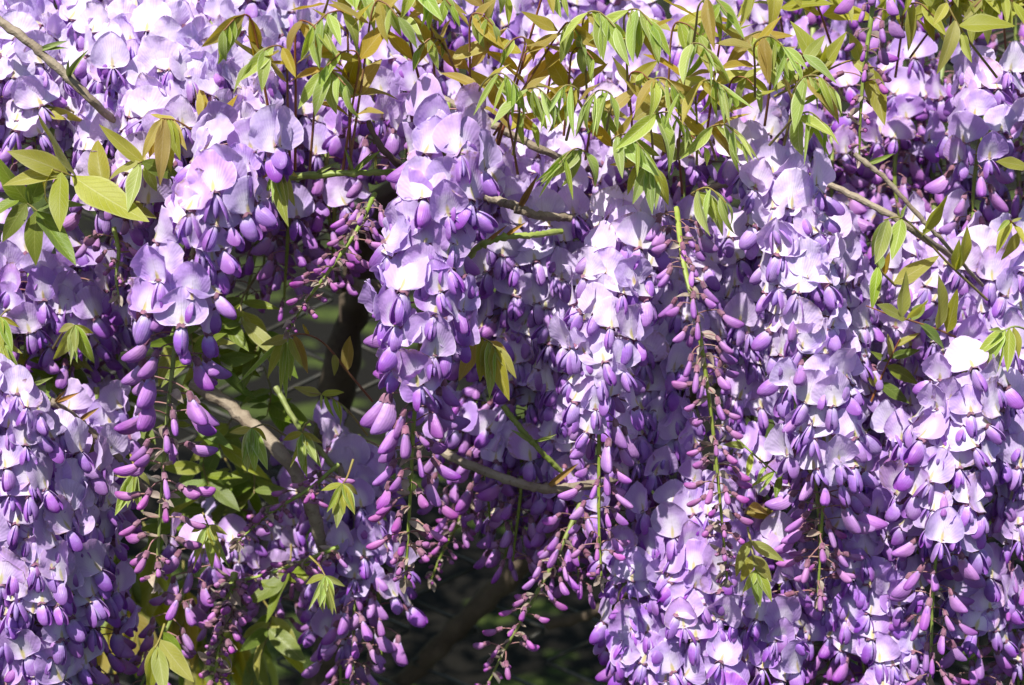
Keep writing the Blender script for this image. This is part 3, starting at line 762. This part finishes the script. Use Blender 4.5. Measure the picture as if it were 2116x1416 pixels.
for i, (u, v, Y, l) in enumerate([(20, 450, 1.04, 300), (100, 460, 1.05, 280), (190, 500, 1.06, 260), (60, 540, 1.02, 200), (150, 560, 1.03, 200), (240, 560, 1.07, 200), (-30, 520, 1.05, 260), (290, 440, 1.08, 260)]):
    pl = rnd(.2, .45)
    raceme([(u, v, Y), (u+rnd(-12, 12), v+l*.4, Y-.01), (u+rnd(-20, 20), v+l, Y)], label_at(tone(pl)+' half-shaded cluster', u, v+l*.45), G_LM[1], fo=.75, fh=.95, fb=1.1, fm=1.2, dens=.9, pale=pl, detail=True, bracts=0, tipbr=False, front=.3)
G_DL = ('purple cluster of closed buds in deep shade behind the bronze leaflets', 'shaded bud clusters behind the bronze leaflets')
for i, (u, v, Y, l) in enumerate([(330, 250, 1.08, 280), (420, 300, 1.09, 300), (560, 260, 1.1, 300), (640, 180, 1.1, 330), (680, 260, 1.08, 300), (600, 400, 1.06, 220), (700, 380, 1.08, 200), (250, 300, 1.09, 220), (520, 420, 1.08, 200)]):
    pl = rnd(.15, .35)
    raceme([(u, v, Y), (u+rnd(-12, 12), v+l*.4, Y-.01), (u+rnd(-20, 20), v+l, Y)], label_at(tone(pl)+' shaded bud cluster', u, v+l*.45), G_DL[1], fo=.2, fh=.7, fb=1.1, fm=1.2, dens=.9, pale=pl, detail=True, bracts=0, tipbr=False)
G_TM = ('lilac cluster seen through the upright young leaves', 'clusters behind the upright young leaves')
for i, (u, v, Y, l) in enumerate([(780, -40, 1.14, 320), (840, 90, 1.09, 300), (760, 120, 1.08, 260), (900, -60, 1.15, 260), (960, -50, 1.16, 260), (1040, -60, 1.18, 260), (1130, 40, 1.15, 300), (1220, 60, 1.14, 320), (1150, 180, 1.1, 240), (1260, 180, 1.1, 260), (1080, 160, 1.12, 240), (1330, 0, 1.17, 300), (1360, 150, 1.1, 260), (1440, -50, 1.18, 280), (1480, 120, 1.1, 260), (960, 180, 1.12, 220), (1560, 160, 1.1, 260), (1000, 300, 1.06, 200), (1540, -60, 1.2, 260), (1180, -80, 1.2, 220), (1400, 260, 1.07, 160)]):
    pl = rnd(.4, .75)
    raceme([(u, v, Y), (u+rnd(-12, 12), v+l*.4, Y-.02), (u+rnd(-20, 20), v+l, Y-.02)], label_at(tone(pl)+' cluster behind young leaves', u, v+l*.45), G_TM[1], fo=rnd(.5, .85), fh=.95, fb=1.1, fm=1.2, dens=.9, pale=pl, detail=True, bracts=0, tipbr=False)
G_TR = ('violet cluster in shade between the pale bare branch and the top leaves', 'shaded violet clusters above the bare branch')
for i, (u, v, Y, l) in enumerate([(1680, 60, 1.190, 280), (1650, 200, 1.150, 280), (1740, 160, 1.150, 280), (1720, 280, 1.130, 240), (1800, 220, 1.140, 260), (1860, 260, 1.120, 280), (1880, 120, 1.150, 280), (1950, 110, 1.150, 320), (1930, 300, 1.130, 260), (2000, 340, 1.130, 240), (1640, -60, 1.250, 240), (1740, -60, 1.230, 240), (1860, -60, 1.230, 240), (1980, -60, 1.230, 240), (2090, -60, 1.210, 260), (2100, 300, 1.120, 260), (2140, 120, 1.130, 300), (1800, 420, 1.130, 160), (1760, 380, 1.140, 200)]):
    pl = rnd(.03, .3)  # paleness held low: part of the shade is put into the flower colour
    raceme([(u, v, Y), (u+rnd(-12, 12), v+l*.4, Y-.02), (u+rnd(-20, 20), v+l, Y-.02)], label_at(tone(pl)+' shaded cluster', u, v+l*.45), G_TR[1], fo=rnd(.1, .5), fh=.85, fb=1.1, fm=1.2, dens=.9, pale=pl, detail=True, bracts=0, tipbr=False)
G_RM = ('pale lilac cluster behind the olive leaf group', 'clusters behind the olive leaf group')
for i, (u, v, Y, l) in enumerate([(1930, 420, 1.04, 260), (2010, 440, 1.03, 260), (2090, 470, 1.03, 280), (1880, 500, 1.04, 260), (1960, 560, 1.03, 240), (2060, 600, 1.02, 260), (2130, 640, 1.01, 300), (1840, 560, 1.06, 260), (1800, 700, 1.06, 260), (1870, 720, 1.04, 260), (2080, 760, .99, 300), (2130, 860, .99, 340), (1890, 860, .98, 300)]):
    pl = rnd(.45, .8)
    raceme([(u, v, Y), (u+rnd(-12, 12), v+l*.4, Y-.01), (u+rnd(-20, 20), v+l, Y-.01)], label_at(tone(pl)+' cluster of open blossoms', u, v+l*.45), G_RM[1], fo=.85, fh=.98, fb=1.1, fm=1.2, dens=.9, pale=pl, detail=True, bracts=0, tipbr=False, front=.3)
G_MM = ('pale cluster pressed in between the larger clusters', 'clusters between the larger ones')
for i, (u, v, Y, l) in enumerate([(1100, 290, 1.060, 320), (1060, 380, 1.040, 300), (1140, 420, 1.030, 330), (1180, 300, 1.050, 320), (1100, 560, 1.040, 260), (1180, 560, 1.025, 300), (1340, 430, 1.040, 300), (1400, 520, 1.030, 320), (1470, 420, 1.040, 320), (1540, 480, 1.030, 320), (1720, 420, 1.040, 320), (1730, 600, 1.025, 330), (1560, 700, 1.030, 300), (1360, 640, 1.025, 280), (1600, 380, 1.040, 300), (1180, 760, 1.025, 220), (1330, 780, 1.025, 200), (1030, 480, 1.060, 260)]):
    pl = rnd(.55, .9)
    raceme([(u, v, Y), (u+rnd(-12, 12), v+l*.4, Y-.01), (u+rnd(-20, 20), v+l, Y-.01)], label_at(tone(pl)+' cluster pressed in', u, v+l*.45), G_MM[1], fo=.88, fh=1.0, fb=1.1, fm=1.2, dens=.95, pale=pl, detail=True, bracts=0, tipbr=False, front=.3)
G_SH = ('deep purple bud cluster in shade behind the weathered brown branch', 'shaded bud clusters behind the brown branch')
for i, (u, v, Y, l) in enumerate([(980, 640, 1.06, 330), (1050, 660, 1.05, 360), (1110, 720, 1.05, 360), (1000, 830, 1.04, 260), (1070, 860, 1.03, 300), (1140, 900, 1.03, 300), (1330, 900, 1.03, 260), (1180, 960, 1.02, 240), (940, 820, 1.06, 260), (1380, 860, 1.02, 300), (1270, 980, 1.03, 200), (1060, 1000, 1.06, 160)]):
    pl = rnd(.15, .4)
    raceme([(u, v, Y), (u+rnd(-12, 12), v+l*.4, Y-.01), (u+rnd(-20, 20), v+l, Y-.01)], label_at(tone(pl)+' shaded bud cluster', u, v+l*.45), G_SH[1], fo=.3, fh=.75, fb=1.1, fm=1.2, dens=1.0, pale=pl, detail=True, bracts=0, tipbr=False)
G_BR = ('lilac cluster of the low bank hanging against the dark fence', 'clusters of the low lilac bank')
for i, (u, v, Y, l) in enumerate([(1310, 1120, .985, 380), (1390, 1020, .99, 420), (1440, 1120, .975, 400), (1520, 1120, .98, 400), (1600, 1080, .985, 330), (1580, 1200, .97, 330), (1760, 1000, .985, 420), (1780, 1150, .975, 330), (1850, 1150, .98, 330), (2010, 1130, .985, 360), (2100, 1180, 1.0, 330), (1700, 1180, .99, 260), (1480, 960, 1.0, 340), (1590, 900, 1.0, 300), (1830, 950, 1.0, 340), (1350, 1280, .975, 220), (1480, 1300, .965, 220), (1840, 1310, .965, 220)]):
    pl = rnd(.08, .38)
    raceme([(u, v, Y), (u+rnd(-12, 12), v+l*.4, Y-.01), (u+rnd(-25, 25), v+l, Y-.005)], label_at(tone(pl)+' hanging cluster', u, v+l*.45), G_BR[1], fo=rnd(.4, .62), fh=rnd(.68, .8), fb=1.1, fm=1.2, dens=.95, pale=pl, detail=True, bracts=0, tipbr=False, front=.3)
G_BL = ('small purple cluster among the shaded leaves by the stout brown branch', 'small clusters by the stout brown branch')
for i, (u, v, Y, l) in enumerate([(660, 850, 1.1, 200), (700, 1000, 1.06, 300), (760, 940, 1.06, 300), (560, 1060, 1.1, 240), (470, 1040, 1.08, 260), (620, 950, 1.1, 240), (790, 1120, 1.03, 240), (700, 1180, 1.05, 240), (170, 780, 1.06, 200)]):
    pl = rnd(.3, .5)
    raceme([(u, v, Y), (u+rnd(-12, 12), v+l*.4, Y-.01), (u+rnd(-20, 20), v+l, Y-.01)], label_at(tone(pl)+' small cluster', u, v+l*.45), G_BL[1], fo=.5, fh=.8, fb=1.1, fm=1.2, dens=.8, pale=pl, detail=True, bracts=0, tipbr=False)

# ------------------------------------------------------------------ leaves
G_TWIG = ('upright leaf on a reddish stalk rising from the level green twig', 'leaf stalks on the green twig')
for b, a, pr, hk, yg in [((578, 350), (522, 48), 1, -1, 6), ((610, 352), (612, 60), 1, 1, 6), ((640, 352), (655, 160), 0, 1, 8), ((708, 356), (742, 120), 2, -1, 3), ((720, 356), (770, 20), 2, 1, 5), ((726, 354), (715, 40), 2, -1, 5), ((600, 356), (590, 110), 1, -1, 4)]:
    shoot(b, a, 'upright leaf, %s reddish stalk along the green twig from its downy-leaf end' % dict(zip((578, 600, 610, 640, 708, 720, 726), 'first second third fourth fifth sixth seventh'.split()))[b[0]], G_TWIG[1], .95, pr, hk, yg, .024, .029, pm=M_LBRONZE, ym=M_LPALE)
G_RED = ('upright bronze leaf on a dark red stalk beside the tall middle cluster', 'red-stalked leaves beside the tall middle cluster')
for b, a, pr, hk, yg in [((885, 240), (835, 40), 2, -1, 4), ((970, 240), (972, 40), 2, 1, 5), ((1030, 300), (1125, -20), 2, 1, 4), ((1015, 330), (1085, 90), 2, -1, 3), ((1020, 280), (1160, 60), 2, 1, 4), ((1070, 360), (1050, 240), 1, 1, 3), ((1165, 280), (1182, 110), 2, 1, 4), ((900, 200), (890, 0), 2, 1, 5), ((975, 220), (915, 90), 1, -1, 5)]:
    shoot(b, a, label_at('bronze leaf on dark red stalk', *a), G_RED[1], .975, pr, hk, yg, .019, .027, pm=M_LBRONZE, ym=M_LPALE, sm=M_STALK_RED)
G_NOD = ('nodding tuft of downy pale green young leaflets above the pale clusters', 'downy nodding leaves above the pale clusters')
for b, a, pr, hk, yg in [((955, 240), (1005, 165), 1, 1, 9), ((1060, 320), (1080, 195), 0, 1, 9), ((1170, 290), (1195, 190), 1, -1, 9), ((1250, 290), (1265, 200), 1, -1, 7), ((1385, 340), (1345, 175), 1, 1, 10), ((1400, 330), (1420, 105), 1, 1, 9), ((1440, 340), (1440, 180), 1, 1, 10), ((1350, 330), (1345, 245), 0, 1, 8), ((1230, 380), (1215, 320), 0, -1, 8), ((1290, 350), (1265, 290), 1, 1, 7), ((1480, 330), (1460, 270), 1, 1, 8), ((1440, 410), (1430, 400), 0, 1, 7), ((1620, 300), (1650, 170), 1, 1, 8), ((1590, 300), (1640, 245), 0, 1, 8), ((1560, 200), (1560, 90), 2, 1, 6)]:
    shoot(b, a, label_at('nodding tuft of downy pale leaflets', *a), G_NOD[1], .955, pr, hk, yg, .025, .024, pm=M_LBRONZE, ym=M_LPALE, sm=M_STALK_OLIVE, young_shape='furled')
G_ARCH = ('large arching leaf with drooping green-and-bronze leaflets at the top of the leaf group', 'large arching leaves of the top leaf group')
for b, a, pr, hk, yg in [((1215, 240), (1205, 40), 1, 1, 8), ((1300, 220), (1290, 35), 1, 1, 8), ((650, 80), (690, -30), 1, 1, 6), ((800, 80), (820, -30), 1, 1, 6), ((1520, 130), (1540, 80), 1, 1, 7), ((1430, 110), (1445, 10), 1, 1, 5)]:
    shoot(b, a, label_at('arching leaf with drooping leaflets', *a), G_ARCH[1], .97, pr, hk, yg, .027, .026, pm=M_LBRONZE, ym=M_LPALE, sm=M_STALK_OLIVE, droop_pairs=.5)
G_MIX = ('bronze leaf standing among the downy nodding tufts', 'bronze leaves among the nodding tufts')
for b, a, pr, hk, yg in [((1310, 330), (1300, 160), 2, 1, 3), ((1370, 320), (1390, 60), 2, 1, 5), ((1490, 320), (1510, 170), 2, 1, 3), ((1460, 280), (1490, 60), 2, -1, 4), ((1410, 400), (1400, 290), 1, 1, 3), ((1580, 260), (1600, 120), 2, 1, 5), ((1630, 260), (1660, 120), 2, -1, 4), ((1120, 260), (1140, 150), 1, 1, 3), ((1210, 330), (1225, 230), 1, 1, 3), ((1010, 120), (1000, -20), 1, 1, 4)]:
    shoot(b, a, label_at('upright bronze leaf with pointed leaflets', *a), G_MIX[1], 1.0, pr, hk, yg, .020, .026, pm=random.choice([M_LBRONZE, M_LOLIVE]), ym=M_LPALE, sm=M_STALK_RED)
G_TRL = ('olive leaf hanging over the shaded violet clusters beside the thin bud spike', 'olive leaves beside the thin bud spike')
for b, a, pr, hk, yg in [((1880, 120), (1960, 10), 2, 1, 5), ((1990, 120), (2020, -10), 3, 1, 5), ((2080, 120), (2070, 0), 2, -1, 5), ((1930, 60), (1900, -30), 2, -1, 5), ((1720, 100), (1680, -20), 2, 1, 5), ((2120, 60), (2110, -50), 2, -1, 4), ((1850, 160), (1870, 20), 1, 1, 5), ((1620, 80), (1600, -30), 2, -1, 5), ((1960, 90), (1975, -60), 3, -1, 4)]:
    shoot(b, a, label_at('olive leaf on a red stalk', *a), G_TRL[1], 1.06, pr, hk, yg, .025, .031, pm=M_LOLIVE, ym=M_LOLIVE, sm=M_STALK_RED)

leaf_px([(1600, 200, 1.0), (1690, 155, .99), (1760, 125, .985), (1800, 140, .985)], [(1690, 155, 1660, 40), (1690, 155, 1700, 90), (1690, 155, 1750, 70), (1760, 125, 1830, 160), (1780, 130, 1760, 65), (1790, 140, 1838, 258), (1660, 165, 1640, 230, .01, M_LPALE), (1670, 160, 1700, 215, .01, M_LPALE)],
        'olive leaf reaching over the thin bud spike, one leaflet hanging', seed=31)
leaf_px([(2060, 160, 1.0), (1985, 60, .98), (1940, -30, .98)], [(1975, 40, 1955, 150, .015, None, 'long'), (1985, 60, 2100, 40, .01), (1995, 70, 2000, 130), (1960, 10, 1930, 60)], 'wide olive leaf at the top over the lilac cluster', seed=32)
leaf_px([(290, 420, .99), (200, 385, .975), (140, 360, .965), (110, 350, .96)], [(140, 360, -10, 365, .01, None, 'long'), (140, 358, 18, 302, .01), (158, 370, 88, 228, .02), (215, 392, 180, 270, -.01), (145, 365, 300, 470, .02), (190, 380, 318, 460, -.005), (125, 365, 118, 482, .02), (110, 350, 60, 420, -.01)],
        'big yellow-green leaf with spread leaflets above the half-shaded clusters', mat=M_LOLIVE, seed=33)
leaf_px([(170, 240, 1.03), (110, 215, 1.02), (50, 225, 1.02)], [(120, 215, 25, 205), (60, 225, 175, 245, .01, None, 'long'), (60, 230, -10, 330, .015, M_LGREEN, 'long'), (100, 220, 110, 290, 0, M_LGREEN)], 'olive leaf with slender leaflets beside the straight budded branch', seed=34)
leaf_px([(150, 520, 1.0), (80, 440, .985), (30, 400, .985)], [(60, 430, -20, 330), (60, 430, 90, 340), (70, 440, 155, 555, .02), (50, 420, 0, 500), (70, 440, 60, 550), (40, 410, -30, 440), (80, 440, 170, 420)], 'dark green leaf cluster under the big yellow-green leaf', mat=M_LGREEN, seed=35)
leaf_px([(445, 290, .985), (400, 270, .975), (365, 250, .97), (335, 245, .965)], [(365, 250, 310, 240, .0, M_LBRONZE), (360, 250, 378, 310, .01, M_LBRONZE, 'long'), (335, 245, 285, 325, .01, M_LBRONZE, 'long'), (338, 250, 325, 380, .015, M_LBRONZE, 'long'), (345, 250, 348, 360, .01, M_LOLIVE, 'long'), (350, 250, 366, 330, .01, M_LOLIVE, 'young'), (330, 248, 305, 330, .0, M_LBRONZE, 'young')],
        'drooping bronze leaf on a thin brown stalk beside the long loose cluster', sm=M_STALK_RED, seed=36)
leaf_px([(470, 320, .99), (440, 290, .99), (420, 240, .99)], [(440, 290, 420, 210, .0, M_LBRONZE), (440, 290, 485, 200, .01, M_LBRONZE), (430, 262, 415, 170, -.01, M_LBRONZE), (430, 262, 470, 170, -.02, M_LOLIVE, 'long')], 'bronze leaf with pointed upright leaflets above the long loose cluster', sm=M_STALK_RED, seed=37)
leaf_px([(310, 350, .97), (295, 335, .965), (285, 338, .96)], [(292, 338, 268, 440, .01, M_LPALE, 'broad'), (292, 338, 210, 355, .0, M_LOLIVE, 'long'), (292, 336, 380, 365, -.01, M_LGREEN, 'broad'), (300, 340, 200, 265, .01, M_LOLIVE, 'long'), (300, 340, 325, 405, .0, M_LPALE)], 'small leaf with one pale hanging leaflet left of the top blossoms of the loose cluster'.replace('left of', 'beside'), seed=38)
leaf_px([(600, 356, .945), (580, 345, .93), (570, 352, .925)], [(572, 350, 520, 372, .0, M_LBRONZE), (575, 348, 620, 362, .0, M_LOLIVE), (572, 352, 548, 400, .005, M_LPALE, 'young'), (572, 352, 582, 470, .01, M_LPALE, 'young'), (574, 352, 598, 430, .005, M_LPALE, 'young'), (570, 352, 565, 420, .008, M_LPALE, 'furled'), (575, 352, 610, 425, -.005, M_LOLIVE, 'young')], 'drooping downy leaf at the end of the level green twig', seed=39)
leaf_px([(1300, 330, .95), (1325, 335, .94), (1345, 345, .935)], [(1330, 338, 1260, 350, 0, M_LBRONZE), (1345, 345, 1395, 420, .01, M_LOLIVE, 'young'), (1335, 342, 1308, 420, .01, M_LPALE, 'young'), (1342, 345, 1340, 440, .012, M_LPALE, 'young'), (1345, 345, 1362, 430, .01, M_LPALE, 'young'), (1345, 345, 1378, 410, .005, M_LOLIVE, 'young'), (1325, 338, 1290, 400, .005, M_LOLIVE, 'young'), (1328, 338, 1312, 360, 0, M_LBRONZE)], 'spread hand of pale-edged green leaflets above the broad pale cluster', seed=40)
leaf_px([(770, 830, 1.0), (720, 770, .985), (670, 710, .975), (625, 690, .965), (590, 700, .96)], [(715, 765, 722, 690, .005, M_LBRONZE), (690, 740, 700, 780, .005, M_LOLIVE, 'young'), (640, 693, 625, 668, .0, M_LBRONZE), (600, 695, 540, 720, .01, M_LOLIVE), (595, 700, 550, 780, .012, M_LOLIVE, 'young'), (592, 700, 575, 810, .015, M_LPALE, 'furled'), (595, 700, 590, 830, .015, M_LPALE, 'furled'), (598, 700, 600, 800, .012, M_LPALE, 'furled'), (605, 698, 618, 760, .01, M_LOLIVE, 'young'), (610, 697, 640, 770, .005, M_LBRONZE, 'young'), (570, 770, 500, 800, .0, M_LPALE, 'furled')],
        'drooping leaf on an arched red-brown stalk before the dark gap', sm=M_STALK_RED, seed=41)
leaf_px([(960, 740, .97), (985, 700, .95), (1010, 705, .94), (1025, 720, .935)], [(985, 702, 955, 790, .0, M_LBRONZE), (995, 702, 990, 790, .01, M_LOLIVE, 'broad'), (1010, 706, 1020, 820, .015, M_LPALE, 'young'), (1020, 715, 1045, 830, .012, M_LOLIVE, 'young'), (1020, 712, 1070, 780, .008, M_LOLIVE, 'young'), (1010, 704, 1062, 735, 0, M_LBRONZE), (1005, 704, 1008, 800, .012, M_LOLIVE, 'young'), (1025, 720, 1030, 800, .012, M_LPALE, 'furled')],
        'drooping olive leaf with long pointed leaflets beside the tall full cluster', seed=42)
leaf_px([(760, 900, 1.01), (720, 850, 1.0), (680, 820, .99), (640, 812, .985)], [(700, 830, 715, 875, .01, M_LPALE, 'furled'), (690, 824, 700, 870, .01, M_LPALE, 'furled'), (675, 818, 680, 865, .01, M_LPALE, 'furled'), (660, 815, 665, 850, .01, M_LPALE, 'furled'), (705, 835, 722, 860, .01, M_LPALE, 'furled'), (665, 795, 605, 805, 0, M_LOLIVE), (670, 800, 712, 810, 0, M_LOLIVE)], 'arched downy leaf with a comb of furled leaflets before the small purple clusters', seed=43)
for st, lb, sd in [([(110, 720, 1.0), (135, 680, .985), (155, 672, .98)], 'nodding downy tuft hanging over the half-shaded lilac clusters', 44), ([(590, 900, .98), (550, 878, .965), (520, 885, .96)], 'nodding downy tuft on the green stem by the stout brown branch', 45), ([(420, 1060, .97), (425, 1075, .96), (430, 1085, .955)], 'drooping grey-green leaf beside the tapering end of the loose cluster', 46), ([(270, 940, .97), (276, 960, .96), (280, 975, .955)], 'drooping grey-green leaf by the lower bud stem of the loose cluster', 47),
                    ([(730, 950, .96), (718, 985, .95), (708, 1000, .945)], 'small furled leaf tuft at the top of the thin brown stem', 48), ([(640, 1150, .97), (660, 1170, .96), (672, 1190, .955)], 'drooping downy leaf above the dangling purple cluster', 49), ([(20, 640, .99), (10, 645, .98), (0, 655, .975)], 'pale furled leaf tuft by the green young stem', 50), ([(-10, 690, .98), (-5, 700, .975), (5, 710, .97)], 'furled leaf hanging from the green young stem', 51), ([(640, 870, .98), (630, 880, .97), (625, 895, .965)], 'narrow downy leaf under the comb-like arched leaf', 52)]:
    u, v, Y = st[-1]; r = random.Random(sd)
    leaf_px(st, [(u, v, u+r.uniform(-38, 38), v+r.uniform(55, 95), .01, r.choice([M_LPALE, M_LPALE, M_LOLIVE]), r.choice(['young', 'furled', 'young'])) for _ in range(7)]+[(u, v, u-45, v+12, 0, M_LOLIVE), (u, v, u+42, v+20, 0, M_LOLIVE, 'young')], lb, seed=sd)
leaf_px([(1545, 1090, .94), (1552, 1125, .93), (1558, 1160, .925), (1562, 1180, .925)], [(1550, 1118, 1512, 1190, .005, M_LOLIVE), (1551, 1116, 1620, 1165, .005, M_LOLIVE), (1555, 1145, 1530, 1205, .006, M_LOLIVE), (1556, 1145, 1598, 1205, .006, M_LOLIVE, 'broad'), (1560, 1175, 1542, 1235, .006, M_LPALE, 'young'), (1560, 1175, 1600, 1245, .006, M_LPALE, 'young'), (1562, 1180, 1567, 1258, .006, M_LPALE, 'young')], 'hanging olive leaf of seven leaflets before the low lilac bank', sm=M_STALK_OLIVE, seed=53)
leaf_px([(1540, 1060, .97), (1545, 1050, .96), (1550, 1055, .96)], [(1545, 1070, 1612, 1060, 0, M_LBRONZE), (1545, 1040, 1610, 1050, -.01, M_LBRONZE)], 'pair of bronze leaflets tucked behind the bud spike end', seed=54)
leaf_px([(1520, 905, .97), (1570, 950, .96), (1620, 990, .955)], [(1600, 975, 1550, 1010, .01, M_LPALE, 'furled'), (1600, 975, 1570, 1020, .01, M_LPALE, 'furled'), (1610, 985, 1640, 960, .01, M_LGREEN, 'furled'), (1590, 965, 1555, 985, .01, M_LPALE, 'furled'), (1550, 935, 1545, 990, .01, M_LPALE, 'young'), (1540, 920, 1500, 915, .01, M_LPALE, 'young'), (1615, 988, 1600, 1030, .01, M_LGREEN, 'young')], 'feathery green leaf between the widest cluster and the low bank', sm=M_STALK_GREEN, seed=55)
leaf_px([(2020, 720, .985), (1960, 690, .96), (1890, 665, .95), (1850, 655, .945), (1790, 632, .945)], [(1945, 685, 1957, 570, .01, M_LOLIVE, 'broad'), (1950, 686, 1985, 600, .01, M_LOLIVE, 'broad'), (1870, 660, 1808, 625, .012, M_LOLIVE, 'broad'), (1872, 660, 1912, 615, .012, M_LOLIVE, 'broad'), (1868, 655, 1862, 560, .0, M_LOLIVE, 'broad'), (1880, 662, 1915, 610, -.01, M_LGREEN), (1900, 668, 1960, 720, 0, M_LGREEN, 'young')], 'bright olive leaf of paired upright leaflets below the pale bare branch', sm=M_STALK_RED, seed=56)
leaf_px([(2040, 620, .985), (1960, 545, .965), (1900, 480, .955), (1860, 450, .95), (1825, 455, .945)], [(1905, 485, 1945, 395, .01, M_LOLIVE, 'broad'), (1905, 485, 1908, 470, .01, M_LOLIVE, 'broad'), (1975, 560, 2018, 475, .01, M_LOLIVE, 'broad'), (1975, 560, 1985, 500, .01, M_LOLIVE, 'broad'), (1865, 450, 1850, 540, .01, M_LPALE, 'broad'), (1830, 455, 1808, 550, .012, M_LPALE, 'broad'), (1835, 455, 1792, 540, .0, M_LGREEN, 'long'), (1860, 450, 1872, 425, .005, M_LPALE)], 'leaf with a long thin stalk arching before the pale lilac blossoms', sm=M_STALK_OLIVE, seed=57)
leaf_px([(1850, 590, .985), (1820, 560, .975), (1812, 545, .97)], [(1848, 580, 1945, 535, .01, M_LOLIVE, 'broad'), (1815, 550, 1805, 640, .012, M_LPALE, 'long'), (1830, 570, 1840, 520, 0, M_LBRONZE), (1820, 560, 1815, 505, -.01, M_LGREEN)], 'small leaf with one pale strap-like leaflet beside the widest cluster', seed=58)
leaf_px([(1800, 830, 1.0), (1830, 760, 1.0), (1860, 700, 1.0)], [(1840, 740, 1840, 690, .0, M_LOLIVE), (1840, 740, 1900, 720, .0, M_LGREEN), (1830, 760, 1900, 790, 0, M_LGREEN), (1850, 715, 1900, 690, 0, M_LOLIVE), (1835, 750, 1795, 730, 0, M_LGREEN), (1820, 790, 1880, 830, 0, M_LGREEN), (1815, 800, 1780, 740, .01, M_LOLIVE, 'long')], 'shaded green leaf on a slanting dark stalk behind the olive pairs', sm=M_STALK_RED, mat=M_LGREEN, seed=59)
leaf_px([(2140, 690, .97), (2100, 675, .955), (2070, 685, .95)], [(2075, 684, 2040, 755, .01, M_LPALE, 'young'), (2080, 682, 2060, 770, .01, M_LPALE, 'furled'), (2085, 680, 2085, 770, .01, M_LPALE, 'young'), (2095, 678, 2110, 740, .01, M_LOLIVE, 'young'), (2070, 684, 2050, 680, .01, M_LPALE, 'young'), (2080, 682, 2020, 730, .01, M_LPALE, 'young')], 'feathery green leaf drooping over the large lilac cluster', sm=M_STALK_GREEN, seed=60)
leaf_px([(2130, 520, .98), (2100, 470, .97), (2085, 455, .965)], [(2090, 460, 2055, 515, .01, M_LOLIVE, 'young'), (2095, 465, 2120, 510, .01, M_LOLIVE), (2085, 455, 2065, 475, .01, M_LPALE, 'young'), (2090, 460, 2112, 450, 0, M_LOLIVE), (2100, 480, 2075, 545, .0, M_LOLIVE)], 'small olive leaf on an upright thin stalk by the pale blossoms', sm=M_STALK_RED, seed=61)
leaf_px([(2150, 350, 1.0), (2125, 345, 1.0), (2115, 340, 1.0)], [(2125, 345, 2055, 330, .01, M_LOLIVE), (2140, 350, 2120, 390, 0, M_LOLIVE)], 'pointed leaflet poking over the pink-tinted buds', seed=62)
leaf_px([(340, 1290, .97), (330, 1320, .96), (320, 1340, .955)], [(325, 1330, 290, 1430, .01, M_LOLIVE, 'long'), (330, 1320, 395, 1415, .012, M_LOLIVE, 'broad'), (325, 1335, 350, 1440, .012, M_LOLIVE, 'broad'), (335, 1305, 380, 1350, 0, M_LGREEN), (322, 1338, 310, 1450, .005, M_LOLIVE, 'long')], 'drooping olive leaf under the slanting purple cluster', mat=M_LOLIVE, seed=63)
G_BACK = ('shaded green leaf filling the space behind the long loose cluster', 'shaded leaves behind the loose cluster')
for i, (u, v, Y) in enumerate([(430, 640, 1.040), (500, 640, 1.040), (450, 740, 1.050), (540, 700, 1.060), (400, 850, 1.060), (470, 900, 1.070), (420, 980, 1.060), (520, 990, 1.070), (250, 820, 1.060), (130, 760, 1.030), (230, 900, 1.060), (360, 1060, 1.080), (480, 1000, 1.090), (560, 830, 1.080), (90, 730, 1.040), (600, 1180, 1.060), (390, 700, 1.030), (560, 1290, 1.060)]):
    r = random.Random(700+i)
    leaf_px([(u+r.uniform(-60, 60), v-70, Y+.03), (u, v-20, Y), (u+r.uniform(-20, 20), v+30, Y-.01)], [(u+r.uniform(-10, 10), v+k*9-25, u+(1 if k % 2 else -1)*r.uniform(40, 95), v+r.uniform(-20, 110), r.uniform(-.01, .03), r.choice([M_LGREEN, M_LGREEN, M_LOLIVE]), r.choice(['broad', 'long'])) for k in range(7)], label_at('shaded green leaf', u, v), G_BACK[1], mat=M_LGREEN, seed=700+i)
G_DIM = ('large dim olive leaf hanging in the dark below the green leaves', 'dim hanging leaves in the dark')
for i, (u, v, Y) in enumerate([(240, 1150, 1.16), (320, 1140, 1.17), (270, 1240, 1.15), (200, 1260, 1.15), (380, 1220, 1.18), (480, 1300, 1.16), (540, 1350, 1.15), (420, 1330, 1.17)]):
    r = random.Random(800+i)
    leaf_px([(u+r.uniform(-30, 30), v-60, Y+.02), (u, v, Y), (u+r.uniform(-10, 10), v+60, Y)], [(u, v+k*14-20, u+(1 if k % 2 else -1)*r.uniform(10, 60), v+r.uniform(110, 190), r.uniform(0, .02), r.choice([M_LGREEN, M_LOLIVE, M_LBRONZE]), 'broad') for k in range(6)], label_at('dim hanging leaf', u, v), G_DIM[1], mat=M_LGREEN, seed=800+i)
